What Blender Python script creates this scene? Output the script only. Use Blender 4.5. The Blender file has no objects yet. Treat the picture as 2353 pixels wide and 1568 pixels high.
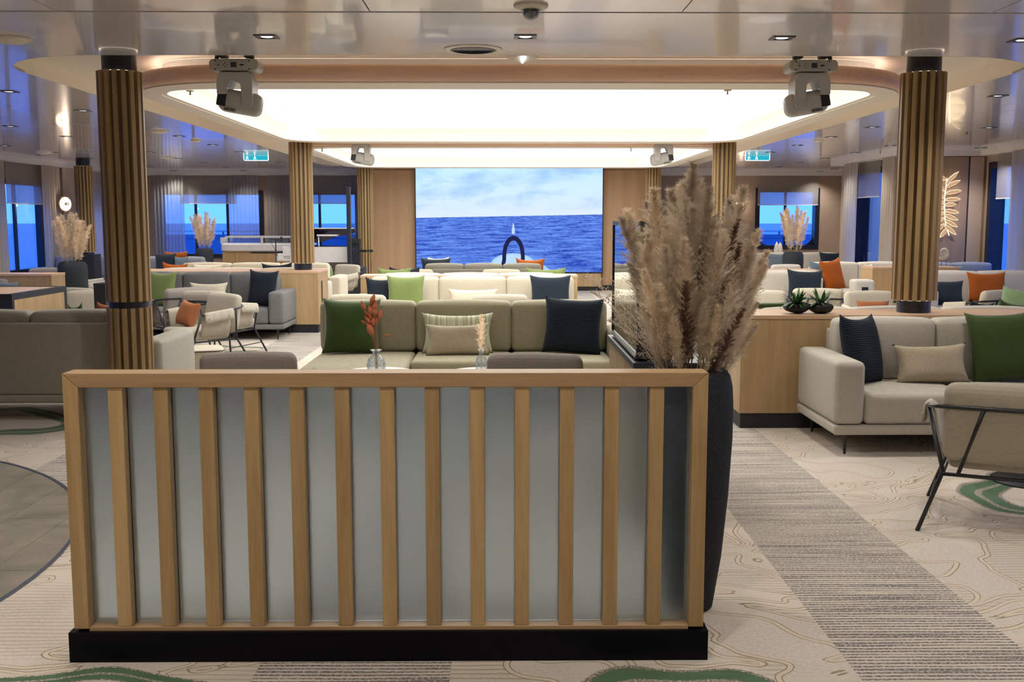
import bpy, bmesh, math, random
from mathutils import Vector, Matrix
random.seed(7)
S = bpy.context.scene
COL = S.collection
PI = math.pi
# ------------------------------------------------------------ camera
F = 2400.0; CX = 1176.5; CY = 784.0; EYE = 1.62
PITCH = math.atan(277 / 2400.0); YAW = math.radians(0.55)
cam = bpy.data.cameras.new('camera'); co = bpy.data.objects.new('camera', cam); COL.objects.link(co)
cam.sensor_width = 36.0; cam.lens = 36.0 * F / 2353.0; cam.clip_end = 6000
co.location = (0, 0, EYE); co.rotation_euler = (PI / 2 - PITCH, 0, -YAW)
S.camera = co
# ------------------------------------------------------------ world and exposure
W = bpy.data.worlds.new('dusk_sky'); S.world = W; W.use_nodes = True
nt = W.node_tree; nt.nodes.clear()
wo = nt.nodes.new('ShaderNodeOutputWorld'); wb = nt.nodes.new('ShaderNodeBackground')
tc = nt.nodes.new('ShaderNodeTexCoord'); sp = nt.nodes.new('ShaderNodeSeparateXYZ'); rp = nt.nodes.new('ShaderNodeValToRGB')
nt.links.new(tc.outputs['Generated'], sp.inputs[0]); nt.links.new(sp.outputs['Z'], rp.inputs[0])
rp.color_ramp.elements[0].position = 0.0; rp.color_ramp.elements[0].color = (0.115, 0.325, 1.0, 1)
rp.color_ramp.elements[1].position = 0.6; rp.color_ramp.elements[1].color = (0.065, 0.215, 0.80, 1)
nt.links.new(rp.outputs[0], wb.inputs[0]); wb.inputs[1].default_value = 2.8
nt.links.new(wb.outputs[0], wo.inputs[0])
S.view_settings.view_transform = 'Standard'; S.view_settings.look = 'None'
S.view_settings.gamma = 1.0; S.view_settings.use_curve_mapping = False
S.view_settings.exposure = 0.0
S.cycles.adaptive_threshold = 0.02; S.cycles.max_bounces = 7; S.cycles.diffuse_bounces = 4; S.cycles.transparent_max_bounces = 16
S.cycles.transmission_bounces = 6; S.cycles.caustics_reflective = False; S.cycles.caustics_refractive = False
PANEL_L = 4.2      # radiance of the luminous ceilings
SPOT_W = 85.0      # watts of each recessed downlight
NEAR_SPOT_W = 60.0
SPOT_COL = (1.0, 0.93, 0.84)

# ------------------------------------------------------------ pixel -> place helpers
def ray(px, py):
    u = (px - CX) / F; v = (py - CY) / F
    f = math.cos(PITCH) - v * math.sin(PITCH); d = v * math.cos(PITCH) + math.sin(PITCH)
    return (u * math.cos(YAW) + f * math.sin(YAW), -u * math.sin(YAW) + f * math.cos(YAW), -d)
def atZ(px, py, z):
    x, y, w = ray(px, py); t = (z - EYE) / w; return Vector((x * t, y * t, z))
def atY(px, py, Y):
    x, y, w = ray(px, py); t = Y / y; return Vector((x * t, Y, EYE + w * t))
def atX(px, py, X):
    x, y, w = ray(px, py); t = X / x; return Vector((X, y * t, EYE + w * t))
def XY(px, Y): return atY(px, 500, Y).x

# ------------------------------------------------------------ materials
class NT:
    def __init__(s, name):
        s.m = bpy.data.materials.new(name); s.m.use_nodes = True; s.t = s.m.node_tree; s.t.nodes.clear()
        s.out = s.t.nodes.new('ShaderNodeOutputMaterial')
    def n(s, typ, **k):
        q = s.t.nodes.new('ShaderNode' + typ)
        for a, b in k.items(): setattr(q, a, b)
        return q
    def l(s, a, b): s.t.links.new(a, b)
    def put(s, sock, v):
        if isinstance(v, bpy.types.NodeSocket): s.l(v, sock)
        elif isinstance(v, (tuple, list)) and sock.type == 'RGBA': sock.default_value = tuple(v)[:3] + (1,)
        else: sock.default_value = v
    def M(s, op, a, b=None, c=None):
        q = s.n('Math', operation=op)
        for i, v in enumerate((a, b, c)):
            if v is not None: s.put(q.inputs[i], v)
        return q.outputs[0]
    def mix(s, f, a, b):
        q = s.n('Mix', data_type='RGBA'); s.put(q.inputs[0], f); s.put(q.inputs[6], a); s.put(q.inputs[7], b); return q.outputs[2]
    def noise(s, vec, scale, detail=3.0, rough=0.5, dist=0.0):
        q = s.n('TexNoise'); s.put(q.inputs['Vector'], vec); q.inputs['Scale'].default_value = scale
        q.inputs['Detail'].default_value = detail; q.inputs['Roughness'].default_value = rough; q.inputs['Distortion'].default_value = dist
        return q.outputs['Fac']
    def coord(s, kind='Object', scale=(1, 1, 1), loc=(0, 0, 0)):
        t = s.n('TexCoord'); m = s.n('Mapping'); s.l(t.outputs[kind], m.inputs[0])
        m.inputs['Scale'].default_value = scale; m.inputs['Location'].default_value = loc
        return m.outputs[0]
    def step(s, v, lo, hi):
        q = s.n('MapRange'); q.clamp = True; s.put(q.inputs[0], v); s.put(q.inputs[1], lo); s.put(q.inputs[2], hi); return q.outputs[0]
    def xyz(s, v):
        q = s.n('SeparateXYZ'); s.l(v, q.inputs[0]); return q.outputs
    def vec(s, x, y, z):
        q = s.n('CombineXYZ')
        for i, v in enumerate((x, y, z)): s.put(q.inputs[i], v)
        return q.outputs[0]
    def bsdf(s, col, rough=0.5, metal=0.0, spec=0.5, bump=None, bstr=0.2, bdist=0.01, sheen=0.0, coat=0.0, emis=None, estr=0.0):
        b = s.n('BsdfPrincipled'); s.put(b.inputs['Base Color'], col); s.put(b.inputs['Roughness'], rough)
        b.inputs['Metallic'].default_value = metal; b.inputs['Specular IOR Level'].default_value = spec
        b.inputs['Sheen Weight'].default_value = sheen; b.inputs['Coat Weight'].default_value = coat
        if bump is not None:
            u = s.n('Bump'); u.inputs['Strength'].default_value = bstr; u.inputs['Distance'].default_value = bdist
            s.l(bump, u.inputs['Height']); s.l(u.outputs[0], b.inputs['Normal'])
        if emis is not None:
            s.put(b.inputs['Emission Color'], emis); b.inputs['Emission Strength'].default_value = estr
        return b.outputs[0]
    def done(s, sh): s.l(sh, s.out.inputs[0]); return s.m

def plain(name, col, rough=0.5, metal=0.0, spec=0.5, coat=0.0, var=0.06):
    t = NT(name); c = t.coord(); f = t.noise(c, 9, 3)
    dark = tuple(v * (1 - var) for v in col); lite = tuple(min(1, v * (1 + var)) for v in col)
    return t.done(t.bsdf(t.mix(f, dark, lite), rough, metal, spec, coat=coat))
def emit(name, col, strength):
    t = NT(name); e = t.n('Emission'); t.put(e.inputs[0], col); e.inputs[1].default_value = strength; return t.done(e.outputs[0])
def wood(name, c1, c2, axis='Z', scale=1.0, rough=0.45, rnd=0.12):
    t = NT(name); a = {'X': (0.9, 14, 14), 'Y': (14, 0.9, 14), 'Z': (14, 14, 0.9)}[axis]
    oi = t.n('ObjectInfo')
    c = t.coord('Object', tuple(v * scale for v in a)); ad = t.n('VectorMath', operation='ADD'); t.l(c, ad.inputs[0])
    sc = t.M('MULTIPLY', oi.outputs['Random'], 30.0); t.l(t.vec(sc, sc, sc), ad.inputs[1]); c = ad.outputs[0]
    n1 = t.noise(c, 1.0, 4, 0.55, 0.6); n2 = t.noise(c, 7.0, 5, 0.7, 0.2)
    f = t.M('ADD', t.M('MULTIPLY', n1, 0.65), t.M('MULTIPLY', n2, 0.35)); f = t.step(f, 0.32, 0.66)
    base = t.mix(f, c2, c1); r = t.M('SUBTRACT', oi.outputs['Random'], 0.5)
    h = t.n('HueSaturation'); t.l(base, h.inputs['Color']); t.put(h.inputs['Value'], t.M('ADD', 1.0, t.M('MULTIPLY', r, rnd * 2)))
    return t.done(t.bsdf(h.outputs[0], rough, bump=n2, bstr=0.12, bdist=0.002))
def fabric(name, c1, c2, scale=1.0, sheen=0.08, dirs='both'):
    t = NT(name); g = t.coord('Object', (1, 1, 1))
    o = t.coord('Object', (30 * scale, 30 * scale, 420 * scale)); p = t.coord('Object', (420 * scale, 420 * scale, 26 * scale))
    a = t.noise(o, 1, 2); b = t.noise(p, 1, 2); f = t.M('ADD', t.M('MULTIPLY', a, 0.5), t.M('MULTIPLY', b, 0.5))
    f = t.step(f, 0.34, 0.66)
    return t.done(t.bsdf(t.mix(f, c2, c1), 0.9, spec=0.2, bump=t.noise(g, 350 * scale, 2), bstr=0.25, bdist=0.002, sheen=sheen))
def velvet(name, c1, c2):
    t = NT(name); g = t.coord(); f = t.noise(g, 5, 3, 0.6, 0.8)
    return t.done(t.bsdf(t.mix(f, c1, c2), 0.75, spec=0.2, bump=t.noise(g, 60, 2), bstr=0.15, bdist=0.003, sheen=0.22))
def ribbed(name, c1, c2, freq=62):
    t = NT(name); z = t.xyz(t.coord())[2]
    s = t.M('SINE', t.M('MULTIPLY', z, freq * 2 * PI)); f = t.step(s, -0.6, 0.8)
    return t.done(t.bsdf(t.mix(f, c1, c2), 0.85, spec=0.15, bump=f, bstr=0.6, bdist=0.004, sheen=0.03))

oakV = wood('oak_vertical_grain', (0.56, 0.39, 0.19), (0.345, 0.22, 0.09), 'Z')
oakH = wood('oak_horizontal_grain', (0.55, 0.37, 0.20), (0.35, 0.215, 0.10), 'X')
oakC = wood('oak_cabinet', (0.50, 0.345, 0.18), (0.36, 0.235, 0.11), 'Z', 0.7)
oakT = wood('oak_top', (0.62, 0.42, 0.27), (0.52, 0.34, 0.20), 'X', 0.8, 0.35)
oakCol = wood('oak_column_slat', (0.385, 0.26, 0.118), (0.24, 0.155, 0.062), 'Z', 1.0, 0.5, 0.16)
oakCore = wood('oak_column_groove', (0.13, 0.08, 0.028), (0.09, 0.055, 0.02), 'Z', 1.0, 0.6)
oakRing = wood('pinkish_oak_ring', (0.80, 0.54, 0.41), (0.62, 0.40, 0.29), 'X', 0.5, 0.42)
oakW = wood('oak_wall', (0.50, 0.32, 0.18), (0.39, 0.24, 0.125), 'Z', 0.35)
oakWdark = wood('grey_oak_wall', (0.36, 0.26, 0.18), (0.26, 0.185, 0.13), 'Z', 0.35)
blk = plain('black_metal', (0.012, 0.014, 0.018), 0.35, 0.0, 0.5)
blkm = plain('matt_black', (0.010, 0.010, 0.016), 0.55)
plinthM = plain('gloss_black_plinth', (0.002, 0.002, 0.005), 0.35, 0, 0.15)
navyfr = plain('navy_window_frame', (0.006, 0.010, 0.030), 0.4)
stopm = plain('dark_counter_edge', (0.022, 0.026, 0.034), 0.4)
white = plain('white_enamel', (0.72, 0.70, 0.66), 0.4)
cream = plain('cream_paint', (0.74, 0.68, 0.58), 0.5, var=0.03)
plastic = plain('grey_white_plastic', (0.46, 0.455, 0.42), 0.42, var=0.03)
taupe = plain('taupe_wall_cloth', (0.36, 0.27, 0.205), 0.85, var=0.08)
taupeL = plain('light_taupe_wall', (0.46, 0.36, 0.28), 0.85, var=0.05)
gloss = plain('gloss_piano_white', (0.75, 0.74, 0.74), 0.12, 0, 0.5, coat=0.4)
linenG = fabric('grey_beige_linen', (0.42, 0.39, 0.33), (0.30, 0.28, 0.235))
linenD = fabric('dark_olive_linen', (0.25, 0.235, 0.185), (0.17, 0.16, 0.125))
linenR = fabric('pale_beige_linen', (0.52, 0.49, 0.42), (0.39, 0.365, 0.31))
linenO = fabric('olive_beige_linen', (0.40, 0.37, 0.26), (0.28, 0.255, 0.17))
linenL = fabric('light_cream_linen', (0.62, 0.56, 0.44), (0.50, 0.45, 0.34))
linenW = fabric('off_white_linen', (0.60, 0.56, 0.49), (0.50, 0.46, 0.39))
greyF = fabric('mid_grey_linen', (0.20, 0.20, 0.195), (0.12, 0.12, 0.12))
greyC = fabric('warm_grey_chair_linen', (0.33, 0.29, 0.26), (0.22, 0.195, 0.18))
beigeC = fabric('beige_chair_linen', (0.47, 0.43, 0.345), (0.35, 0.315, 0.25))
blueF = fabric('pale_blue_grey_linen', (0.30, 0.33, 0.38), (0.22, 0.25, 0.30))
velG = velvet('green_velvet', (0.020, 0.046, 0.007), (0.052, 0.092, 0.018))
velLG = velvet('light_green_velvet', (0.125, 0.175, 0.045), (0.20, 0.26, 0.08))
velSage = velvet('sage_velvet', (0.10, 0.17, 0.07), (0.20, 0.29, 0.14))
ribN = ribbed('navy_ribbed_cloth', (0.006, 0.010, 0.018), (0.022, 0.030, 0.040))
navyP = fabric('slate_navy_cloth', (0.019, 0.029, 0.042), (0.012, 0.018, 0.028))
slateP = fabric('slate_blue_cloth', (0.15, 0.20, 0.25), (0.10, 0.14, 0.18))
orangeP = fabric('burnt_orange_cloth', (0.37, 0.092, 0.008), (0.26, 0.058, 0.005))
rustP = fabric('rust_cloth', (0.36, 0.13, 0.05), (0.26, 0.09, 0.035))
sandP = fabric('sand_linen_pillow', (0.48, 0.41, 0.30), (0.34, 0.29, 0.21))
creamP = fabric('cream_linen_pillow', (0.66, 0.60, 0.47), (0.56, 0.50, 0.38))
stripeP = ribbed('cream_striped_cloth', (0.40, 0.41, 0.28), (0.62, 0.60, 0.45), 20)
def vstripe(name, c1, c2):
    t = NT(name); x = t.coord('Object', (85, 1, 1)); f = t.step(t.noise(x, 1, 2), 0.38, 0.6)
    return t.done(t.bsdf(t.mix(f, c1, c2), 0.85, spec=0.15, sheen=0.2))
stripeP = vstripe('cream_and_sage_striped_cloth', (0.36, 0.37, 0.24), (0.62, 0.60, 0.44))
def glassmat(name, tint=(1, 1, 1), refl=0.08, rough=0.0):
    t = NT(name); tr = t.n('BsdfTransparent'); t.put(tr.inputs[0], tint); g = t.n('BsdfGlossy'); g.inputs['Roughness'].default_value = rough
    fr = t.n('Fresnel'); fr.inputs[0].default_value = 1.45; mx = t.n('MixShader'); t.l(t.M('MULTIPLY', fr.outputs[0], refl * 10), mx.inputs[0])
    t.l(tr.outputs[0], mx.inputs[1]); t.l(g.outputs[0], mx.inputs[2]); return t.done(mx.outputs[0])
pane = glassmat('window_glass', (0.80, 0.90, 1.0), 0.03)
def vglass():
    t = NT('vase_glass'); tr = t.n('BsdfTransparent'); t.put(tr.inputs[0], (0.93, 0.95, 0.95)); g = t.n('BsdfGlossy'); g.inputs['Roughness'].default_value = 0.05
    fr = t.n('Fresnel'); fr.inputs[0].default_value = 1.4; m = t.n('MixShader'); t.l(t.M('MULTIPLY', fr.outputs[0], 0.45), m.inputs[0]); t.l(tr.outputs[0], m.inputs[1]); t.l(g.outputs[0], m.inputs[2])
    d = t.n('BsdfDiffuse'); t.put(d.inputs[0], (0.75, 0.80, 0.82)); n = t.noise(t.coord(), 70, 3, 0.7); m2 = t.n('MixShader')  # pale diffuse specks painted into the glass as sparkle
    t.l(t.M('ADD', 0.07, t.M('MULTIPLY', t.step(n, 0.52, 0.66), 0.45)), m2.inputs[0]); t.l(m.outputs[0], m2.inputs[1]); t.l(d.outputs[0], m2.inputs[2]); return t.done(m2.outputs[0])
vaseglass = vglass()
domeglass = glassmat('dome_glass', (0.25, 0.27, 0.32), 0.1)
def sheer(name, col, tr_):
    t = NT(name); d = t.n('BsdfDiffuse'); t.put(d.inputs[0], col); tl = t.n('BsdfTranslucent'); t.put(tl.inputs[0], col)
    tp = t.n('BsdfTransparent'); m1 = t.n('MixShader'); m1.inputs[0].default_value = 0.6; t.l(d.outputs[0], m1.inputs[1]); t.l(tl.outputs[0], m1.inputs[2])
    m2 = t.n('MixShader'); m2.inputs[0].default_value = tr_; t.l(m1.outputs[0], m2.inputs[1]); t.l(tp.outputs[0], m2.inputs[2]); return t.done(m2.outputs[0])
sheerM = sheer('sheer_curtain_cloth', (0.55, 0.54, 0.52), 0.33)
curtM = sheer('cream_curtain_cloth', (0.66, 0.61, 0.54), 0.03)
blindM = sheer('roller_blind_cloth', (0.60, 0.56, 0.52), 0.42)

def frosted():
    t = NT('frosted_glass'); c = t.coord('Object', (3, 3, 260)); n = t.noise(c, 1, 2)
    b = t.n('BsdfPrincipled'); t.put(b.inputs['Base Color'], (0.54, 0.64, 0.72)); b.inputs['Roughness'].default_value = 0.55
    b.inputs['Transmission Weight'].default_value = 0.96; b.inputs['IOR'].default_value = 1.18
    u = t.n('Bump'); u.inputs['Strength'].default_value = 0.10; u.inputs['Distance'].default_value = 0.002; t.l(n, u.inputs['Height']); t.l(u.outputs[0], b.inputs['Normal'])
    return t.done(b.outputs[0])
frostM = frosted()
def speck(name, c1, c2, rough=0.8):
    t = NT(name); g = t.coord(); f = t.step(t.noise(g, 380, 2), 0.58, 0.72)
    return t.done(t.bsdf(t.mix(f, c1, c2), rough, spec=0.25, bump=t.noise(g, 240, 2), bstr=0.35, bdist=0.002))
vaseM = speck('speckled_black_stone', (0.018, 0.021, 0.026), (0.12, 0.13, 0.13))
vaseG = speck('slate_stone', (0.030, 0.038, 0.044), (0.055, 0.065, 0.07))
stoneM = speck('white_shell_stone', (0.80, 0.76, 0.68), (0.88, 0.84, 0.76))
def ceilmat():
    t = NT('satin_ceiling_panel'); g = t.coord('Object', (40, 1.5, 1)); n = t.noise(g, 1.0, 2)
    return t.done(t.bsdf(t.mix(n, (0.67, 0.66, 0.675), (0.70, 0.685, 0.70)), 0.15, 0.0, 0.55, coat=0.4))
ceilM = ceilmat()
def carpet():
    t = NT('patterned_carpet'); ge = t.n('NewGeometry'); P = ge.outputs['Position']; X, Y, _ = t.xyz(P)
    flat = t.vec(X, Y, 0.0)
    def field(x, y):
        w1 = t.noise(t.vec(x, y, 0.0), 1.3, 1.0, 0.4); w2 = t.noise(t.vec(y, x, 3.0), 1.3, 1.0, 0.4)
        xw = t.M('ADD', x, t.M('MULTIPLY', t.M('SUBTRACT', w1, 0.5), 0.9)); yw = t.M('ADD', y, t.M('MULTIPLY', t.M('SUBTRACT', w2, 0.5), 0.9))
        return xw, yw, t.M('MULTIPLY', t.noise(t.vec(xw, t.M('MULTIPLY', yw, 1.35), 0.0), 1.15, 2.0, 0.5, 0.6), 10.5)
    Xw, Yw, k = field(X, Y); e = 0.004
    kx = field(t.M('ADD', X, e), Y)[2]; ky = field(X, t.M('ADD', Y, e))[2]
    gx = t.M('SUBTRACT', kx, k); gy = t.M('SUBTRACT', ky, k); gr = t.M('DIVIDE', t.M('SQRT', t.M('ADD', t.M('MULTIPLY', gx, gx), t.M('MULTIPLY', gy, gy))), e)
    fr = t.M('FRACT', k); idx = t.M('FLOOR', t.M('ADD', k, 0.5))
    d = t.M('DIVIDE', t.M('ABSOLUTE', t.M('SUBTRACT', fr, 0.5)), t.M('MAXIMUM', gr, 0.6))
    d = t.M('ADD', d, t.M('MULTIPLY', t.M('SUBTRACT', t.noise(flat, 150, 2), 0.5), 0.003))
    dbl = t.M('MULTIPLY', t.step(d, 0.0085, 0.0105), t.M('SUBTRACT', 1.0, t.step(d, 0.0135, 0.0155)))
    inner = t.M('SUBTRACT', 1.0, t.step(d, 0.009, 0.010))
    hsh = t.M('FRACT', t.M('MULTIPLY', t.M('SINE', t.M('MULTIPLY', idx, 12.9898)), 43758.5))
    pat = t.noise(flat, 1.1, 1.0); mott = t.M('MULTIPLY', t.step(pat, 0.47, 0.52), t.step(t.noise(flat, 70, 3, 0.7), 0.42, 0.62))
    creamc = (0.60, 0.535, 0.46); base = t.mix(t.M('MULTIPLY', mott, 0.55), creamc, (0.40, 0.36, 0.33))
    st = t.M('SINE', t.M('ADD', t.M('MULTIPLY', Y, 2 * PI / 0.036), t.M('MULTIPLY', t.noise(t.vec(t.M('MULTIPLY', X, 2.5), t.M('MULTIPLY', Y, 4.0), 0.0), 1, 1), 7.0)))
    stm = t.M('MULTIPLY', t.step(st, 0.25, 0.8), t.step(hsh, 0.42, 0.44)); stm = t.M('MULTIPLY', stm, t.step(t.noise(flat, 2.1, 1), 0.36, 0.45))
    base = t.mix(t.M('MULTIPLY', stm, 0.75), base, (0.33, 0.265, 0.175))
    base = t.mix(t.M('MULTIPLY', inner, 0.8), base, (0.62, 0.53, 0.42)); base = t.mix(t.M('MULTIPLY', dbl, 0.92), base, (0.22, 0.175, 0.085))
    # green ribbons
    g = None
    for cx, cy, r in ((3.72, 6.02, 0.78), (-1.62, 3.06, 0.72), (0.60, 3.16, 0.52), (-4.35, 8.35, 0.75), (-3.4, 13.2, 0.55), (3.2, 10.9, 0.9), (-7.2, 12.3, 1.0), (1.8, 12.0, 0.5), (6.2, 13.4, 0.9), (-0.6, 16.6, 0.6)):
        dx = t.M('SUBTRACT', Xw, cx); dy = t.M('SUBTRACT', Yw, cy)
        q = t.M('ABSOLUTE', t.M('SUBTRACT', t.M('SQRT', t.M('ADD', t.M('MULTIPLY', dx, dx), t.M('MULTIPLY', t.M('MULTIPLY', dy, dy), 2.2))), r))
        g = q if g is None else t.M('MINIMUM', g, q)
    gw = t.M('ADD', g, t.M('MULTIPLY', t.M('SUBTRACT', t.noise(flat, 45, 2), 0.5), 0.02))
    peb = t.M('MULTIPLY', t.step(t.noise(flat, 120, 2), 0.5, 0.56), 1.0)
    base = t.mix(t.M('SUBTRACT', 1.0, t.step(gw, 0.115, 0.125)), base, t.mix(peb, (0.13, 0.115, 0.10), (0.55, 0.48, 0.40)))
    grn = t.mix(t.noise(t.vec(t.M('MULTIPLY', X, 4), t.M('MULTIPLY', Y, 40), 0.0), 1, 3), (0.035, 0.095, 0.045), (0.12, 0.20, 0.11))
    base = t.mix(t.M('SUBTRACT', 1.0, t.step(gw, 0.095, 0.105)), base, grn)
    base = t.mix(t.M('MULTIPLY', t.M('SUBTRACT', 1.0, t.step(gw, 0.014, 0.022)), 0.9), base, t.mix(peb, (0.20, 0.18, 0.15), (0.55, 0.48, 0.40)))
    # striped running bands, edges parallel to the room
    u = t.M('FRACT', t.M('DIVIDE', t.M('ADD', X, 3.055), 2.165)); inb = t.M('MULTIPLY', t.M('LESS_THAN', u, 0.325), t.M('MULTIPLY', t.M('GREATER_THAN', X, -3.1), t.M('LESS_THAN', X, 2.05)))
    wob = t.M('MULTIPLY', t.noise(t.vec(t.M('MULTIPLY', X, 1.6), t.M('MULTIPLY', Y, 5.0), 7.0), 1, 2), 5.0)
    s2 = t.M('SINE', t.M('ADD', t.M('MULTIPLY', Y, 2 * PI / 0.027), wob)); thick = t.noise(t.vec(t.M('MULTIPLY', X, 1.5), t.M('MULTIPLY', Y, 22.0), 2.0), 1, 2)
    v = t.M('ADD', s2, t.M('MULTIPLY', t.M('SUBTRACT', thick, 0.5), 5.0)); dk = t.step(v, -0.5, 0.2); dk = t.M('MULTIPLY', dk, t.step(t.noise(flat, 90, 2), 0.25, 0.55))
    band = t.mix(t.M('MULTIPLY', dk, 0.92), (0.58, 0.52, 0.445), (0.09, 0.082, 0.082))
    base = t.mix(inb, base, band)
    return t.done(t.bsdf(base, 0.95, spec=0.1, bump=t.noise(flat, 420, 2), bstr=0.35, bdist=0.004, sheen=0.15))
carpetM = carpet()
def tilestone():
    t = NT('mottled_stone_tile'); g = t.n('NewGeometry').outputs['Position']; oi = t.n('ObjectInfo')
    n = t.noise(g, 3.2, 6, 0.65, 1.2); f = t.noise(g, 40, 3)
    c = t.mix(t.step(n, 0.3, 0.7), (0.16, 0.145, 0.115), (0.30, 0.27, 0.22)); c = t.mix(t.M('MULTIPLY', t.step(f, 0.55, 0.8), 0.3), c, (0.36, 0.33, 0.28))
    return t.done(t.bsdf(c, 0.42, spec=0.4, bump=n, bstr=0.05))
tileM = tilestone()

# ------------------------------------------------------------ mesh helpers
def link(name, bm, m, parent=None, smooth=False):
    me = bpy.data.meshes.new(name); bm.normal_update(); bm.to_mesh(me); bm.free()
    if m is not None: me.materials.append(m)
    if smooth:
        me.polygons.foreach_set('use_smooth', [True] * len(me.polygons))
    o = bpy.data.objects.new(name, me); COL.objects.link(o)
    if parent is not None: o.parent = parent
    return o
def tag(o, label, cat, group=None):
    o['label'] = label; o['category'] = cat
    if group: o['group'] = group
    return o
def thing(name, label, cat, loc=(0, 0, 0), rz=0.0, group=None):
    o = bpy.data.objects.new(name, None); COL.objects.link(o); o.location = loc; o.rotation_euler = (0, 0, rz); o.empty_display_size = 0.1
    return tag(o, label, cat, group)
def struct(o): o['kind'] = 'structure'; return o
def box(bm, x0, x1, y0, y1, z0, z1, bev=0.0, seg=2, M=None):
    r = bmesh.ops.create_cube(bm, size=1.0); vs = r['verts']
    bmesh.ops.scale(bm, vec=(x1 - x0, y1 - y0, z1 - z0), verts=vs); bmesh.ops.translate(bm, vec=((x0 + x1) / 2, (y0 + y1) / 2, (z0 + z1) / 2), verts=vs)
    if bev > 0:
        es = list({e for v in vs for e in v.link_edges})
        rr = bmesh.ops.bevel(bm, geom=es, offset=bev, segments=seg, profile=0.5, affect='EDGES'); vs = list({v for f in rr['faces'] for v in f.verts} | {v for v in vs if v.is_valid})
    if M is not None: bmesh.ops.transform(bm, matrix=M, verts=[v for v in vs if v.is_valid])
def nb(): return bmesh.new()
def pbox(name, m, parent, *a, bev=0.0, seg=2, smooth=False, M=None):
    b = nb(); box(b, *a, bev=bev, seg=seg, M=M); return link(name, b, m, parent, smooth)
def soft(name, m, parent, x0, x1, y0, y1, z0, z1, r=0.05, puff=0.0, M=None):
    """upholstered block: a rounded box whose faces swell a little"""
    b = nb(); box(b, x0, x1, y0, y1, z0, z1, bev=r, seg=4)
    if puff:
        cx, cy, cz = (x0 + x1) / 2, (y0 + y1) / 2, (z0 + z1) / 2; hx, hy, hz = (x1 - x0) / 2, (y1 - y0) / 2, (z1 - z0) / 2
        fs = [f for f in b.faces if f.calc_area() > 0.004]
        bmesh.ops.subdivide_edges(b, edges=list({e for f in fs for e in f.edges}), cuts=5, use_grid_fill=True)
        for v in b.verts:
            u, w, q = (v.co.x - cx) / hx, (v.co.y - cy) / hy, (v.co.z - cz) / hz
            k = lambda a, c: max(0, 1 - a * a) * max(0, 1 - c * c)
            v.co.x += puff * u * k(w, q) * 0.5; v.co.y += puff * w * k(u, q); v.co.z += puff * q * k(u, w)
    if M is not None: bmesh.ops.transform(b, matrix=M, verts=b.verts)
    return link(name, b, m, parent, True)
def tube(bm, pts, r, n=8, closed=False, rads=None):
    pts = [Vector(p) for p in pts]; N = len(pts); rings = []
    up = None
    for i, p in enumerate(pts):
        if closed: t = pts[(i + 1) % N] - pts[i - 1]
        else: t = pts[min(i + 1, N - 1)] - pts[max(i - 1, 0)]
        t.normalize()
        if up is None: up = t.orthogonal().normalized()
        up = (up - t * up.dot(t)); up = up.normalized() if up.length > 1e-6 else t.orthogonal().normalized()
        s = t.cross(up); rr = rads[i] if rads else r
        rings.append([bm.verts.new(p + (up * math.cos(a) + s * math.sin(a)) * rr) for a in [2 * PI * k / n for k in range(n)]])
    for i in range(N if closed else N - 1):
        a, b = rings[i], rings[(i + 1) % N]
        for k in range(n): bm.faces.new((a[k], a[(k + 1) % n], b[(k + 1) % n], b[k]))
    if not closed:
        bm.faces.new(rings[0][::-1]); bm.faces.new(rings[-1])
def ptube(name, m, parent, pts, r, n=8, closed=False, rads=None):
    b = nb(); tube(b, pts, r, n, closed, rads); bmesh.ops.recalc_face_normals(b, faces=b.faces); return link(name, b, m, parent, True)
def smoothpath(pts, it=2):
    pts = [Vector(p) for p in pts]
    for _ in range(it):
        q = [pts[0]]
        for a, b in zip(pts, pts[1:]): q += [a * 0.75 + b * 0.25, a * 0.25 + b * 0.75]
        pts = q + [pts[-1]]
    return pts
def lathe(bm, prof, n=32, cx=0, cy=0):
    rings = []
    for r, z in prof: rings.append([bm.verts.new((cx + max(r, 1e-4) * math.cos(2 * PI * k / n), cy + max(r, 1e-4) * math.sin(2 * PI * k / n), z)) for k in range(n)])
    for a, b in zip(rings, rings[1:]):
        for k in range(n): bm.faces.new((a[k], a[(k + 1) % n], b[(k + 1) % n], b[k]))
    bm.faces.new(rings[0][::-1]); bm.faces.new(rings[-1])
def plathe(name, m, parent, prof, n=32, smooth=True, loc=(0, 0)):
    b = nb(); lathe(b, prof, n, *loc); bmesh.ops.recalc_face_normals(b, faces=b.faces); return link(name, b, m, parent, smooth)
def prism(bm, pts, z0, z1, plane='XY'):
    def P(a, b, c): return {'XY': (a, b, c), 'XZ': (a, c, b), 'YZ': (c, a, b)}[plane]
    lo = [bm.verts.new(P(a, b, z0)) for a, b in pts]; hi = [bm.verts.new(P(a, b, z1)) for a, b in pts]
    bm.faces.new(lo); bm.faces.new(hi[::-1]); n = len(pts)
    for i in range(n): bm.faces.new((lo[i], hi[i], hi[(i + 1) % n], lo[(i + 1) % n]))
    bmesh.ops.recalc_face_normals(bm, faces=bm.faces)
def pprism(name, m, parent, pts, z0, z1, plane='XY'):
    b = nb(); prism(b, pts, z0, z1, plane); return link(name, b, m, parent)
def rrect(x0, x1, y0, y1, r, n=8):
    r = max(r, 1e-3); P = []
    for cx, cy, a0 in ((x1 - r, y1 - r, 0), (x0 + r, y1 - r, 90), (x0 + r, y0 + r, 180), (x1 - r, y0 + r, 270)):
        for k in range(n + 1):
            a = math.radians(a0 + 90 * k / n); P.append((cx + r * math.cos(a), cy + r * math.sin(a)))
    return P
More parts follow.
